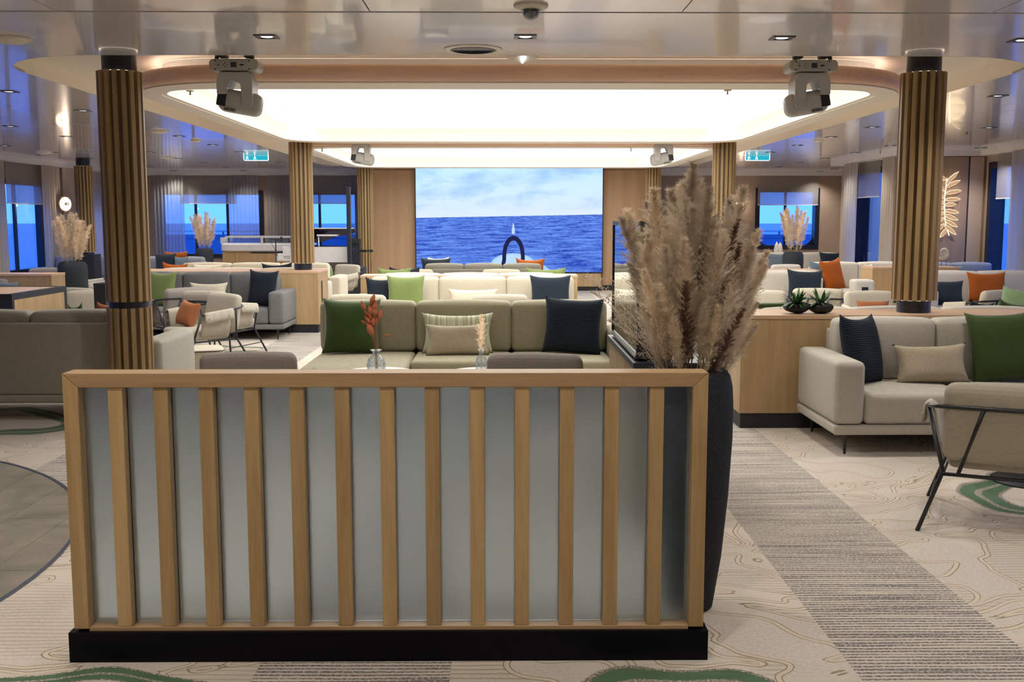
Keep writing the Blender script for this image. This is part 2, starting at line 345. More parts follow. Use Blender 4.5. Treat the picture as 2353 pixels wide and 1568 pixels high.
def loft(name, m, parent, loops, smooth=False, cap=False):
    """closed loops of equal count, each (points2d, z)"""
    b = nb(); R = [[b.verts.new((x, y, z)) for x, y in pts] for pts, z in loops]; n = len(R[0])
    for a, c in zip(R, R[1:]):
        for k in range(n): b.faces.new((a[k], a[(k + 1) % n], c[(k + 1) % n], c[k]))
    if cap: b.faces.new(R[-1])
    bmesh.ops.recalc_face_normals(b, faces=b.faces)
    return link(name, b, m, parent, smooth)
def copytree(o, parent=None):
    c = o.copy(); COL.objects.link(c); c.parent = parent
    for ch in o.children: copytree(ch, c)
    return c

# ------------------------------------------------------------ room shell
XC = 0.16            # centre line of the column rows
XL, XR, YB = -9.7, 8.65, 27.0
ZL, ZM = 2.85, 2.99  # low ceiling, recess ceiling
Y0 = -5.0
fl = pbox('floor', carpetM, None, XL - 0.3, XR + 0.6, Y0, YB + 0.3, -0.12, 0.0); struct(fl)
# inlaid stone floor disc with metal rim, made of single tiles
DC = Vector((-4.905, 4.62)); DR = 2.765
ring = [(DC.x + DR * math.cos(a), DC.y + DR * math.sin(a)) for a in [2 * PI * k / 96 for k in range(96)]]
rim = plain('steel_floor_rim', (0.16, 0.19, 0.26), 0.3, 0.7)
b = nb()
for (ra, rb) in (((DR - 0.005), (DR + 0.013)),):
    A = [[b.verts.new((DC.x + r * math.cos(a), DC.y + r * math.sin(a), z)) for a in [2 * PI * k / 96 for k in range(96)]] for r, z in ((ra, -0.01), (ra, 0.008), (rb, 0.008), (rb, -0.01))]
    for p, q in zip(A, A[1:]):
        for k in range(96): b.faces.new((p[k], p[(k + 1) % 96], q[(k + 1) % 96], q[k]))
bmesh.ops.recalc_face_normals(b, faces=b.faces)
link('metal_edge', b, rim, fl)
def clip(poly, inside, inter):
    out = []
    for i in range(len(poly)):
        a, c = poly[i - 1], poly[i]
        if inside(c):
            if not inside(a): out.append(inter(a, c))
            out.append(c)
        elif inside(a): out.append(inter(a, c))
    return out
def cliprect(poly, x0, x1, y0, y1):
    for ax, v, s in ((0, x0, 1), (0, x1, -1), (1, y0, 1), (1, y1, -1)):
        ins = lambda p: (p[ax] - v) * s >= 0
        def it(a, c):
            t = (v - a[ax]) / (c[ax] - a[ax]); return (a[0] + (c[0] - a[0]) * t, a[1] + (c[1] - a[1]) * t)
        poly = clip(poly, ins, it)
        if len(poly) < 3: return []
    return poly
rin = [(DC.x + (DR - 0.006) * math.cos(a), DC.y + (DR - 0.006) * math.sin(a)) for a in [2 * PI * k / 96 for k in range(96)]]
pprism('tile_bed', plain('grout', (0.52, 0.48, 0.38), 0.9), fl, rin, -0.01, 0.0015)
k = 0; x = -2.05 - 0.323 * 18
while x < -2.1:
    yy = 1.0 + (k % 3) * 0.43 + 0.42
    yy = 5.58 - 1.29 * 4 + (k % 3) * 0.43 - 0.43 * ((16) % 3)
    while yy < 8.0:
        p = cliprect(rin, x + 0.002, x + 0.321, yy + 0.002, yy + 1.288)
        if len(p) >= 3: pprism('tile', tileM, fl, p, 0.0, 0.004)
        yy += 1.29
    x += 0.323; k += 1

# low ceiling: panels with open joints under a dark slab
bs = nb(); box(bs, XL - 0.3, 7.45, Y0, YB + 0.3, ZM + 0.02, ZM + 0.14); box(bs, 7.45, XR + 0.6, Y0, 18.95, ZM + 0.02, ZM + 0.14); box(bs, 7.45, XR + 0.6, 22.15, YB + 0.3, ZM + 0.02, ZM + 0.14)
slab = link('ceiling', bs, plain('dark_void', (0.03, 0.03, 0.03), 0.9)); struct(slab)
MX0, MX1, MY0, MY1, MR = XC - 4.15, XC + 4.15, 8.03, 24.1, 0.95
def cpanel(x0, x1, y0, y1, g=0.005):
    return pbox('ceiling_panel', ceilM, slab, x0 + g, x1 - g, y0 + g, y1 - g, ZL, ZL + 0.02)
xs = [-2.63 - 1.85 * 4, -2.63 - 1.85 * 3, -2.63 - 1.85 * 2, -2.63 - 1.85, -2.63, -0.78, 1.07, 2.92, 2.92 + 1.85, 2.92 + 3.7, XR + 0.3]
xs[0] = XL
ys = [Y0, -2.8, -0.5, 1.8, 4.1, 6.372]
for a, c in zip(xs, xs[1:]):
    for d, e in zip(ys, ys[1:]): cpanel(a, c, d, e, 0.004)
# front band in one run, with the rounded corners of the recess
b = nb()
def arc(cx, cy, a0, a1, n=12): return [(cx + MR * math.cos(math.radians(a0 + (a1 - a0) * k / n)), cy + MR * math.sin(math.radians(a0 + (a1 - a0) * k / n))) for k in range(n + 1)]
XA, XB = -5.43, 5.76
box(b, XA + 0.004, XB - 0.004, 6.41, MY0, ZL, ZL + 0.02)
link('ceiling_panel', b, ceilM, slab)
for sgn, xe in ((-1, MX0), (1, MX1)):
    cx = xe - sgn * MR
    pts = [(xe, MY0)] + [(cx + sgn * MR * math.cos(a), MY0 + MR - MR * math.sin(a)) for a in [PI / 2 * k / 14 for k in range(15)]]
    pprism('ceiling_panel', ceilM, slab, pts, ZL, ZL + 0.02)
ysd = [6.41, 8.6, 11.3, 14.0, 16.7, 19.4, 22.1, 24.6, YB]
for x0, x1 in ((XL, -7.6), (-7.6, -5.43), (-5.43, MX0), (MX1, 5.76), (5.76, 7.6), (7.6, XR + 0.3)):
    for d, e in zip(ysd, ysd[1:]):
        if x0 == -5.43 or x1 == 5.76:
            if e <= 8.7: d, e = MY0 + 0.006, 8.6
        if x0 == 7.6 and d < 18.9 < e: e = 18.9
        elif x0 == 7.6 and 18.9 < d < 22.0: continue
        cpanel(x0, x1, d, e, 0.003)
for x0, x1 in ((MX0, XC), (XC, MX1)): cpanel(x0, x1, MY1, YB, 0.004)
# recess lining
rc = pbox('recess_ceiling', cream, slab, MX0, MX1, MY0, MY1, ZM, ZM + 0.015)
mloop = lambda z, o=0: (rrect(MX0 - o, MX1 + o, MY0 - o, MY1 + o, MR, 14), z)
loft('recess_lining', cream, slab, [mloop(ZL - 0.001), mloop(ZM)])
lampP = emit('luminous_ceiling_fabric', (1.0, 0.975, 0.93), PANEL_L)
coveM = emit('warm_cove_strip', (1.0, 0.76, 0.62), 6.0)
def light_ring(y0i, y1i, y0o, y1o, ro, label):
    t = thing('luminous_ceiling', label, 'ceiling light', (XC, (y0o + y1o) / 2, 2.73), 0)
    cy = (y0o + y1o) / 2; H = 3.2; HO = 3.42
    o = lambda d, z, rr=0: (rrect(-HO - d, HO + d, y0o - d - cy, y1o + d - cy, max(0.05, ro + d), 10), z - 2.73)
    i = lambda d, z, r=0.55: (rrect(-H + d, H - d, y0i + d - cy, y1i - d - cy, r, 10), z - 2.73)
    loft('wood_band', oakRing, t, [o(-0.03, 2.738), o(0.0, 2.742), o(0.035, 2.766), o(0.047, 2.805), o(0.038, 2.845), o(0.0, 2.876), o(-0.12, 2.882)], True)
    loft('white_lip', cream, t, [o(-0.03, 2.743), o(-0.012, 2.743), o(-0.012, 2.73), i(0, 2.73), i(0.0, 2.742), i(0.035, 2.742), i(0.05, 2.80, 0.5), i(0.07, 2.86, 0.4), i(0.10, 2.925, 0.32)])
    loft('cove_led', coveM, t, [o(-0.135, 2.887), o(-0.135, 2.892), o(-0.175, 2.892), o(-0.175, 2.887)])
    p = loft('light_panel', lampP, t, [i(0.09, 2.926, 0.32), i(0.10, 2.925, 0.3)], cap=True)
    loft('housing', white, t, [o(-0.12, 2.882), i(-0.02, 2.884), i(0.0, 2.93), i(0.01, 2.988)])
    for px, py in ((-2.6, 3.0), (2.6, 3.0)):
        pbox('hanger', white, t, px - 0.02, px + 0.02, py - 0.02 - 3.0, py + 0.02 - 3.0, 0.16, 0.258)
    return t
light_ring(9.1, 15.2, 8.66, 15.42, 1.1, 'nearer big luminous ceiling inset in a rounded wooden ring')
light_ring(16.42, 22.4, 16.05, 22.6, 0.9, 'farther luminous ceiling ring in front of the sea screen')

# walls
def wall(name, m, axis, c0, c1, a0, a1, z0, z1, holes=()):
    """axis 'Y': wall across Y in [c0,c1], running along X a0..a1; holes (a0,a1,z0,z1)"""
    b = nb(); cuts = sorted({a0, a1} | {h[0] for h in holes} | {h[1] for h in holes})
    for p, q in zip(cuts, cuts[1:]):
        mid = (p + q) / 2; hs = [h for h in holes if h[0] <= mid <= h[1]]
        segs = [(z0, z1)] if not hs else [(z0, hs[0][2]), (hs[0][3], z1)]
        for s, e in segs:
            if axis == 'Y': box(b, p, q, c0, c1, s, e)
            else: box(b, c0, c1, p, q, s, e)
    return struct(link(name, b, m))
SIL, TOPW = 0.62, 2.35
lwin = [(7.2, 9.4), (11.0, 13.2), (14.2, 16.2), (17.2, 19.2), (20.25, 22.2), (24.3, 26.0)]
rwin = [(5.0, 7.2), (8.6, 10.8), (12.2, 14.2), (16.9, 18.55)]
wall('wall_left', taupe, 'X', XL - 0.10, XL, Y0, YB + 0.25, 0, ZM, [(a, c, SIL, TOPW) for a, c in lwin])
wall('wall_right', taupeL, 'X', XR, XR + 0.25, Y0, 18.8, 0, ZM, [(a, c, SIL - 0.1, TOPW + 0.2) for a, c in rwin])
wall('wall_right_return', oakWdark, 'Y', 18.8, 18.95, 7.2, XR + 0.25, 0, ZM)
wall('wall_right_far', taupe, 'X', 7.2, 7.45, 18.95, 22.3, 0, ZM, [(19.72, 21.25, SIL + 0.05, TOPW + 0.2)])
wall('wall_right_alcove', taupe, 'X', 8.9, 9.1, 22.3, YB + 0.25, 0, ZM)
wall('wall_right_step', white, 'Y', 22.15, 22.3, 7.45, 9.1, 0, ZM)
wall('wall_rear', taupe, 'Y', Y0 - 0.2, Y0, XL - 0.25, XR + 0.25, 0, ZM)
bl = [(XY(372, YB), XY(598, YB)), (XY(690, YB), XY(818, YB))]
zs = atY(0, 606, YB).z; zt = atY(0, 446, YB).z
wall('wall_back_left', taupe, 'Y', YB, YB + 0.25, XL, XY(850, 24.4) + 0.2, 0, ZM, [(a, c, 0.75, zt) for a, c in bl])
rwx = (XY(1743, YB), XY(1874, YB)); rwz = (atY(0, 566, YB).z, atY(0, 440, YB).z)
wall('wall_back_right', taupe, 'Y', YB, YB + 0.25, XY(1480, YB), 8.9, 0, ZM, [(rwx[0], rwx[1], rwz[0], rwz[1])])
# cornices
for nm, a in (('trim_1', (XL, -3.3, YB - 0.18, YB, ZL - 0.09, ZL)), ('trim_2', (3.5, 8.9, YB - 0.18, YB, ZL - 0.09, ZL)), ('trim_3', (XL, XL + 0.2, 4, YB - 0.18, ZL - 0.09, ZL)),
              ('trim_4', (XR - 0.2, XR, 4, 18.6, ZL - 0.09, ZL)), ('trim_5', (6.95, 7.2, 18.6, 22.3, ZL - 0.09, ZL)), ('trim_6', (7.2, XR, 18.6, 18.8, ZL - 0.09, ZL))):
    struct(pbox(nm, white, None, *a))
# centre wall that carries the screen
LX0, LX1 = XY(956, 24.2), XY(1384, 24.2)
CW0, CW1 = XY(850, 24.4), XY(1484, 24.4)
cw = pbox('wall_back', oakW, None, CW0, CW1, 24.4, 24.75, 0, ZM); struct(cw)
pbox('wall_panel', oakW, cw, CW0 - 0.02, LX0 - 0.03, 24.36, 24.399, 0.12, ZL - 0.08)
pbox('wall_panel', oakW, cw, LX1 + 0.03, CW1 + 0.02, 24.36, 24.399, 0.12, ZL - 0.08)
zb = atY(0, 626, 24.2).z
pbox('screen_plinth', oakC, cw, LX0 - 0.04, LX1 - 0.02, 24.16, 24.398, 0.10, zb - 0.035)
pbox('toe_kick', blk, cw, LX0, LX1, 24.2, 24.397, 0.0, 0.10)
struct(pbox('baseboard_back', blk, None, LX1 + 0.01, CW1 + 0.02, 24.3, 24.358, 0, 0.115))
# wall joints and panels on the right return
r = pbox('wall_panel', oakWdark, bpy.data.objects['wall_right_return'], 7.2, XY(2221, 18.75), 18.76, 18.799, 0.0, ZL - 0.1)
pbox('wall_panel', taupeL, bpy.data.objects['wall_right_return'], XY(2225, 18.75), XY(2256, 18.75), 18.76, 18.799, 0.0, ZL - 0.1)
pbox('dark_joint', blkm, bpy.data.objects['wall_right_return'], XY(2221, 18.75) + 0.003, XY(2225, 18.75) - 0.003, 18.78, 18.799, 0.0, ZL - 0.1)

# ------------------------------------------------------------ big sea screen
def ledmat():
    t = NT('sea_picture'); x, y, z = t.xyz(t.coord('Object')); e = t.n('Emission')
    tilt = t.M('MULTIPLY', x, 0.018); h = t.M('SUBTRACT', z, tilt)          # horizon at h = 0
    u = t.M('DIVIDE', h, 1.1)
    cl = t.noise(t.vec(t.M('MULTIPLY', x, 0.8), 0.0, t.M('MULTIPLY', z, 2.3)), 1.1, 6, 0.55, 0.3)
    sky = t.mix(t.step(u, 0.0, 1.0), (0.72, 0.83, 1.0), (0.58, 0.86, 1.0))
    sky = t.mix(t.M('MULTIPLY', t.step(cl, 0.45, 0.68), t.step(u, 0.08, 0.35)), sky, (0.36, 0.60, 0.97))
    pos = t.M('MAXIMUM', t.M('MULTIPLY', h, -1.0), 0.015); inv = t.M('DIVIDE', 1.0, t.M('ADD', pos, 0.28))
    wv = t.noise(t.vec(t.M('MULTIPLY', t.M('MULTIPLY', x, inv), 1.3), 1.0, t.M('MULTIPLY', t.M('LOGARITHM', t.M('ADD', pos, 0.10), 2.7183), 14.0)), 1.0, 7, 0.62, 0.5)
    wv2 = t.noise(t.vec(t.M('MULTIPLY', x, 9.0), 4.0, t.M('MULTIPLY', h, 34.0)), 1.0, 4, 0.7)
    wf = t.M('ADD', t.M('MULTIPLY', wv, 0.7), t.M('MULTIPLY', wv2, 0.3))
    sea = t.mix(t.step(wf, 0.40, 0.62), (0.022, 0.055, 0.46), (0.18, 0.37, 1.0))
    sea = t.mix(t.step(wf, 0.665, 0.70), sea, (0.45, 0.62, 1.0))
    c = t.mix(t.M('GREATER_THAN', h, 0.0), sea, sky); t.l(c, e.inputs[0]); e.inputs[1].default_value = 1.05
    return t.done(e.outputs[0])
hz = atY(1176, 497, 24.19).z
led = thing('video_wall', 'large wall screen showing open sea from a ship bow', 'screen', ((LX0 + LX1) / 2, 24.19, hz))
LW = (LX1 - LX0) / 2
pbox('screen_surface', ledmat(), led, -LW, LW, 0.0, 0.02, zb - hz, ZL - hz)
pbox('screen_frame', blk, led, -LW - 0.025, LW + 0.025, 0.022, 0.205, zb - hz - 0.03, ZL - hz - 0.002)
def LP(px, py):
    p = atY(px, py, 24.18); return (p.x - led.location.x, p.z - hz)
bowd = emit('bow_shape_navy', (0.018, 0.020, 0.085), 1.0); boww = emit('bow_shape_pale', (0.42, 0.66, 1.0), 1.0); boww2 = emit('bow_shape_paler', (0.52, 0.74, 1.0), 1.0)
cxp, cyp = 1180, 601
def ell(cx, cy, rx, ry, n=28, a0=0, a1=360): return [LP(cx + rx * math.cos(math.radians(a0 + (a1 - a0) * k / n)), cy - ry * math.sin(math.radians(a0 + (a1 - a0) * k / n))) for k in range(n + (a1 - a0 < 360))]
zbot = zb - hz
dk = [(a, max(c, zbot + 0.002)) for a, c in ell(1179, 608, 51, 26, 40)]
pprism('pictured_deck_edge', boww, led, dk, -0.004, -0.001, 'XZ')
dk = [(a, max(c, zbot + 0.002)) for a, c in ell(1179, 609, 47, 23, 40)]
pprism('pictured_deck', boww2, led, dk, -0.006, -0.0045, 'XZ')
out = [LP(1151, 612)] + [LP(1180 - 26 * math.cos(a) if a < PI / 2 else 1180 - 26 * math.cos(a), 597 - 55 * math.sin(a) ** 0.8) for a in [PI * k / 24 for k in range(0, 25)]] + [LP(1209, 612)]
inn = [LP(1200, 612)] + [LP(1180 + 17 * math.cos(a), 597 - 44 * math.sin(a) ** 0.85) for a in [PI * k / 24 for k in range(0, 25)]] + [LP(1160, 612)]
inn = inn[::-1]
b = nb()
for zz in (-0.010, -0.007):
    A = [b.verts.new((x_, zz, z_)) for x_, z_ in out]; B = [b.verts.new((x_, zz, z_)) for x_, z_ in inn]
    for q in range(len(A) - 1): b.faces.new((A[q], A[q + 1], B[q + 1], B[q]))
bmesh.ops.recalc_face_normals(b, faces=b.faces); link('pictured_arch', bowd, b and None) if False else link('pictured_arch', b, bowd, led)
pprism('pictured_mast', boww2, led, [LP(1176, 538), LP(1176, 527), LP(1178, 519), LP(1178, 514), LP(1181, 514), LP(1181, 519), LP(1183, 527), LP(1183, 538)], -0.010, -0.007, 'XZ')
pprism('pictured_rail', boww, led, [LP(1247, 608), LP(1272, 626), LP(1232, 626)], -0.006, -0.004, 'XZ')

# ------------------------------------------------------------ sea and bulwark outside
def seamat():
    t = NT('open_sea'); g = t.n('NewGeometry').outputs['Position']; n = t.noise(g, 0.25, 5, 0.6)
    return t.done(t.bsdf(t.mix(n, (0.01, 0.05, 0.20), (0.03, 0.11, 0.34)), 0.28, bump=n, bstr=0.9, bdist=1.0))
b = nb(); v = [b.verts.new(p) for p in ((-4000, -200, -14), (4000, -200, -14), (4000, 5500, -14), (-4000, 5500, -14))]; b.faces.new(v)
tag(link('sea', b, seamat()), 'deep blue open sea seen through the windows', 'sea')['kind'] = 'stuff'
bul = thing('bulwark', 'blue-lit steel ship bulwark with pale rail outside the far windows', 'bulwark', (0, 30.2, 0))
bm_ = plain('skylight_blue_tinted_steel', (0.12, 0.34, 0.62), 0.5)  # white steel, with the blue skylight put into plate and rail colours
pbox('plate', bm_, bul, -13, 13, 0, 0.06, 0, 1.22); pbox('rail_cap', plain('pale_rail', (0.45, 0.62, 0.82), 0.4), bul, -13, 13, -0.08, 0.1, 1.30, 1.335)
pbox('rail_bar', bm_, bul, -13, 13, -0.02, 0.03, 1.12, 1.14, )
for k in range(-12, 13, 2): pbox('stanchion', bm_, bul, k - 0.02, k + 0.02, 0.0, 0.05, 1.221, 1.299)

# ------------------------------------------------------------ windows, blinds, curtains
WN = [0]
def window(axis, c, a0, a1, z0, z1, inward, mull=(), fr=0.09, rounded=True, gd=0.18, jd=0.24):
    """frame, glass and mullions in a wall opening; inward = +-1 pointing into the room"""
    WN[0] += 1
    def P(name, m, u0, u1, d0, d1, s, e, par):
        lo, hi = sorted((c + inward * d0, c + inward * d1))
        return pbox(name, m, par, u0, u1, lo, hi, s, e) if axis == 'Y' else pbox(name, m, par, lo, hi, u0, u1, s, e)
    w = P('window_%d' % WN[0], navyfr, a0 - fr, a0 + 0.02, -0.02, 0.03, z0 - fr, z1 + fr, None); struct(w)
    P('frame_side', navyfr, a1 - 0.02, a1 + fr, -0.02, 0.03, z0 - fr, z1 + fr, w)
    P('frame_bottom', navyfr, a0 + 0.02, a1 - 0.02, -0.02, 0.03, z0 - fr, z0 + 0.02, w)
    P('frame_top', navyfr, a0 + 0.02, a1 - 0.02, -0.02, 0.03, z1 - 0.02, z1 + fr, w)
    P('jamb', navyfr, a0, a0 + 0.02, -jd, -0.02, z0, z1, w); P('jamb', navyfr, a1 - 0.02, a1, -jd, -0.02, z0, z1, w)
    P('sill', navyfr, a0 + 0.02, a1 - 0.02, -jd, -0.02, z0, z0 + 0.02, w)
    P('pane', pane, a0 + 0.02, a1 - 0.02, -gd - 0.01, -gd, z0 + 0.02, z1, w)
    for q in mull: P('mullion', navyfr, q - 0.03, q + 0.03, -gd - 0.02, -gd + 0.04, z0 + 0.02, z1, w)
    if rounded:
        R = 0.28
        for xe, s in ((a0 + 0.02, 1), (a1 - 0.02, -1)):
            pts = [(xe, z0 + 0.02)] + [(xe + s * (R - R * math.sin(t_)), z0 + 0.02 + R - R * math.cos(t_)) for t_ in [PI / 2 * k / 8 for k in range(9)]][::-1]
            pprism('rounded_corner', navyfr, w, pts, *sorted((c + inward * -0.17, c + inward * -0.14)), 'XZ' if axis == 'Y' else 'YZ')
    return w
def blind(axis, c, a0, a1, z0, z1, inward, label):
    lo, hi = sorted((c + inward * 0.05, c + inward * 0.054))
    cm = ((a0 + a1) / 2, c, z0) if axis == 'Y' else (c, (a0 + a1) / 2, z0)
    t = thing('roller_blind', label, 'blind', cm); h = (a1 - a0) / 2; lo, hi = lo - c, hi - c; H = z1 - z0
    A = lambda n, m, u0, u1, l, g, s, e: pbox(n, m, t, u0, u1, l, g, s, e) if axis == 'Y' else pbox(n, m, t, l, g, u0, u1, s, e)
    A('cloth', blindM, -h, h, lo, hi, 0.0, H); A('bottom_bar', white, -h, h, lo - 0.006, hi + 0.006, -0.02, 0.0)
def curtain(p, q, z0, z1, folds, label, m=curtM, amp=0.05, lean=0.0, pinch=0.0):
    p, q = Vector((*p, 0)), Vector((*q, 0)); d = q - p; L = d.length; d.normalize(); nrm = Vector((-d.y, d.x, 0)); N = folds * 8; b = nb(); rows = []
    rnd = random.Random(int(L * 1000) + folds)
    ph = [rnd.uniform(-0.8, 0.8) for _ in range(folds + 1)]
    for j in range(7):
        z = z0 + (z1 - z0) * j / 6; row = []
        for i in range(N + 1):
            u = i / N; a = amp * (0.75 + 0.25 * (1 - j / 6)) * math.sin(2 * PI * folds * u + ph[int(u * folds)] * 0.3) ; s = u * L * (1 - pinch * (1 - j / 6) * 0.12)
            row.append(b.verts.new(p + d * s + nrm * a - p * 0 + Vector((0, 0, z))))
        rows.append(row)
    for a, c in zip(rows, rows[1:]):
        for i in range(N): b.faces.new((a[i], a[i + 1], c[i + 1], c[i]))
    o = link('curtain', b, m, None, True)
    c = (p + q) / 2; c.z = z0
    o.data.transform(Matrix.Translation(-c)); o.location = c
    tag(o, label, 'curtain'); return o
for i, (a, c) in enumerate(lwin): window('X', XL, a, c, SIL, TOPW, 1, mull=((a + c) / 2 - 0.1,), rounded=False, gd=0.05, jd=0.10)
for i, (a, c) in enumerate(rwin): window('X', XR, a, c, SIL - 0.1, TOPW + 0.2, -1, mull=())
window('X', 7.2, 19.72, 21.25, SIL + 0.05, TOPW + 0.2, -1, gd=0.09)
window('Y', YB, bl[0][0], bl[0][1], 0.75, zt, -1, mull=(XY(449, YB + 0.1), XY(522, YB + 0.1)), rounded=False)
window('Y', YB, bl[1][0], bl[1][1], 0.75, zt, -1, mull=(XY(734, YB + 0.1),), rounded=False)
window('Y', YB, rwx[0], rwx[1], rwz[0], rwz[1], -1, mull=(XY(1805, YB + 0.1),))
zbl = atY(0, 467, YB).z
blind('Y', YB, XY(418, YB), XY(545, YB), zbl, ZL - 0.09, -1, 'roller blind half down over the far left window behind the pampas vase')
blind('Y', YB, XY(700, YB), XY(808, YB), zbl, ZL - 0.09, -1, 'roller blind above the window behind the white piano')
blind('Y', YB, XY(1739, YB), XY(1877, YB), atY(0, 470, YB).z, ZL - 0.09, -1, 'roller blind half down over the far right wall window')
def yl(px): return atX(px, 500, XL).y
def yr(px, X): return atX(px, 500, X).y
blind('X', XL, yl(12), yl(99), atX(50, 467, XL + .05).z, ZL - 0.09, 1, 'roller blind over the blue window at the left edge')
blind('X', 7.2, yr(2025, 7.2), yr(1975, 7.2), atX(2000, 452, 7.2).z, ZL - 0.09, -1, 'pale roller blind in the narrow dark window left of the right column')
blind('X', XR, 17.2, yr(2293, XR), atX(2300, 455, XR).z, ZL - 0.09, -1, 'short roller blind in the dark window at the right edge')
blind('X', XL, 24.4, 25.9, 1.95, ZL - 0.09, 1, 'roller blind behind the far left fluted column')
ZC = 0.03
def cl(p0, p1, label, folds, m=curtM): curtain((XL + 0.22, atX(p0, 500, XL + 0.22).y), (XL + 0.22, atX(p1, 500, XL + 0.22).y), ZC, ZL - 0.09, folds, label, m)
curtain((XL + 0.22, 18.8), (XL + 0.22, atX(14, 500, XL + 0.22).y), ZC, ZL - 0.09, 5, 'cream curtain cut by the left edge of the photo')
cl(103, 139, 'cream curtain right of the left-edge window', 6)
cl(150, 178, 'cream curtain lit by the small round wall lamp', 5)
cl(216, 252, 'pale blue-lit curtain between far left column and big left column', 6)
def cb(p0, p1, label, folds, m=sheerM): curtain((XY(p0, YB), YB - 0.22), (XY(p1, YB), YB - 0.22), ZC, ZL - 0.09, folds, label, m)
cb(358, 430, 'sheer curtain left of the far window with pampas vase', 9)
cb(532, 600, 'sheer curtain hanging behind the white buffet', 9)
cb(620, 672, 'sheer curtain just left of the second left column', 7)
cb(806, 826, 'narrow sheer curtain behind the black loudspeaker pole', 3)
curtain((6.98, yr(1937, 6.98)), (6.98, yr(1967, 6.98)), ZC, ZL - 0.09, 5, 'cream curtain at the far corner of the right wall')
curtain((6.98, yr(2024, 6.98)), (6.98, 18.75), ZC, ZL - 0.09, 5, 'cream curtain just left of the big right column')
curtain((XR - 0.25, 16.0), (XR - 0.25, yr(2318, XR - .25)), ZC, ZL - 0.09, 7, 'cream curtain cut by the right edge of the photo')

# ------------------------------------------------------------ recessed downlights
lensM = emit('lamp_lens', (1.0, 0.98, 0.95), 1.3)
spotD = bpy.data.lights.new('downlight_beam', 'SPOT'); spotD.energy = SPOT_W; spotD.color = SPOT_COL; spotD.spot_size = math.radians(125); spotD.spot_blend = 0.8; spotD.shadow_soft_size = 0.045
spotN = spotD.copy(); spotN.energy = NEAR_SPOT_W
trimM = plain('brushed_dark_trim', (0.02, 0.022, 0.03), 0.3, 0.6)
d0 = thing('downlight', 'x', 'ceiling light', (0, 0, ZL))
b = nb()
for a in ((-.075, .075, -.075, -.05), (-.075, .075, .05, .075), (-.075, -.05, -.05, .05), (.05, .075, -.05, .05)): box(b, *a, -0.006, 0.0)
link('trim_plate', b, trimM, d0)
plathe('lens', lensM, d0, [(0.040, -0.003), (0.040, 0.0)], 16)
lo_ = bpy.data.objects.new('beam', spotD); COL.objects.link(lo_); lo_.parent = d0; lo_.location = (0, 0, -0.02)
visL = [(20, 210), (190, 254), (23, 290), (153, 314), (10, 335), (121, 351), (203, 364), (412, 313), (489, 333), (345, 350), (410, 364), (345, 384), (398, 393), (467, 374), (519, 384), (560, 392), (551, 349), (646, 373), (598, 400)]
visR = [(2293, 220), (2273, 293), (2005, 292), (1910, 315), (1832, 334), (2046, 335), (1965, 351), (2254, 340), (2184, 349), (1896, 364), (1770, 350), (1839, 374), (1788, 384), (1918, 389), (1884, 394), (2349, 92)]
spots = [(atZ(613, 84, ZL), 'square recessed downlight above the left moving-head lamp', None), (atZ(1207, 84, ZL), 'square recessed downlight between camera dome and round vent', None), (atZ(1797, 87, ZL), 'square recessed downlight above the right moving-head lamp', None)]
spots += [(atZ(*p, ZL), 'small square recessed downlight in the blue-lit left side ceiling', 'downlights over the left side') for p in visL]
spots += [(atZ(*p, ZL), 'small square recessed downlight in the right side ceiling', 'downlights over the right side') for p in visR]
for yy in (4.9, 2.9, 0.6, -1.6, -3.6):
    for xx in (-7.2, -5.3, -3.4, -1.7, 0.16, 2.0, 3.9, 6.0): spots.append((Vector((xx, yy, ZL)), 'square recessed downlight in the ceiling over the photographer', 'downlights over the near floor'))
first = True
for p, lab, g in spots:
    if p.x < XL + 0.3 or p.x > XR - 0.1 or p.y > YB - 0.4: continue
    o = d0 if first else copytree(d0)
    first = False; o.location = p
    if p.y < 6:
        for ch in o.children:
            if ch.type == 'LIGHT': ch.data = spotN
    o['label'] = lab
    if g: o['group'] = g
    elif 'group' in o: del o['group']

# ------------------------------------------------------------ slatted screen in front
SY = 3.72; SX0, SX1 = -1.579, 0.745; SZ0, SZ1 = 0.122, 1.075
scr = thing('slatted_screen', 'low room divider of oak slats over frosted glass on a black plinth', 'screen', ((SX0 + SX1) / 2, SY, 0))
ox = scr.location.x; L_ = SX0 - ox; R_ = SX1 - ox; D_ = 0.105; fw = 0.055
def miter(name, m, pts, y0, y1):
    o = pprism(name, m, scr, pts, y0, y1, 'XZ')
    md = o.modifiers.new('b', 'BEVEL'); md.width = 0.0022; md.segments = 2; return o
miter('top_rail', oakH, [(L_ + 0.0006, SZ1), (R_ - 0.0006, SZ1), (R_ - fw - 0.0006, SZ1 - 0.052), (L_ + fw + 0.0006, SZ1 - 0.052)], 0, D_)
miter('left_stile', oakV, [(L_, SZ1 - 0.0004), (L_ + fw, SZ1 - 0.052), (L_ + fw, SZ0), (L_, SZ0)], 0, D_)
miter('right_stile', oakV, [(R_, SZ1 - 0.0004), (R_, SZ0), (R_ - fw, SZ0), (R_ - fw, SZ1 - 0.052)], 0, D_)
pbox('bottom_rail', oakH, scr, L_ + fw + 0.001, R_ - fw - 0.001, 0.001, D_ - 0.001, SZ0 - 0.03, SZ0 + 0.006, bev=0.001)
pbox('glass_panel', frostM, scr, L_ + fw - 0.004, R_ - fw + 0.004, 0.051, 0.058, SZ0 + 0.008, SZ1 - 0.053)
sl = None
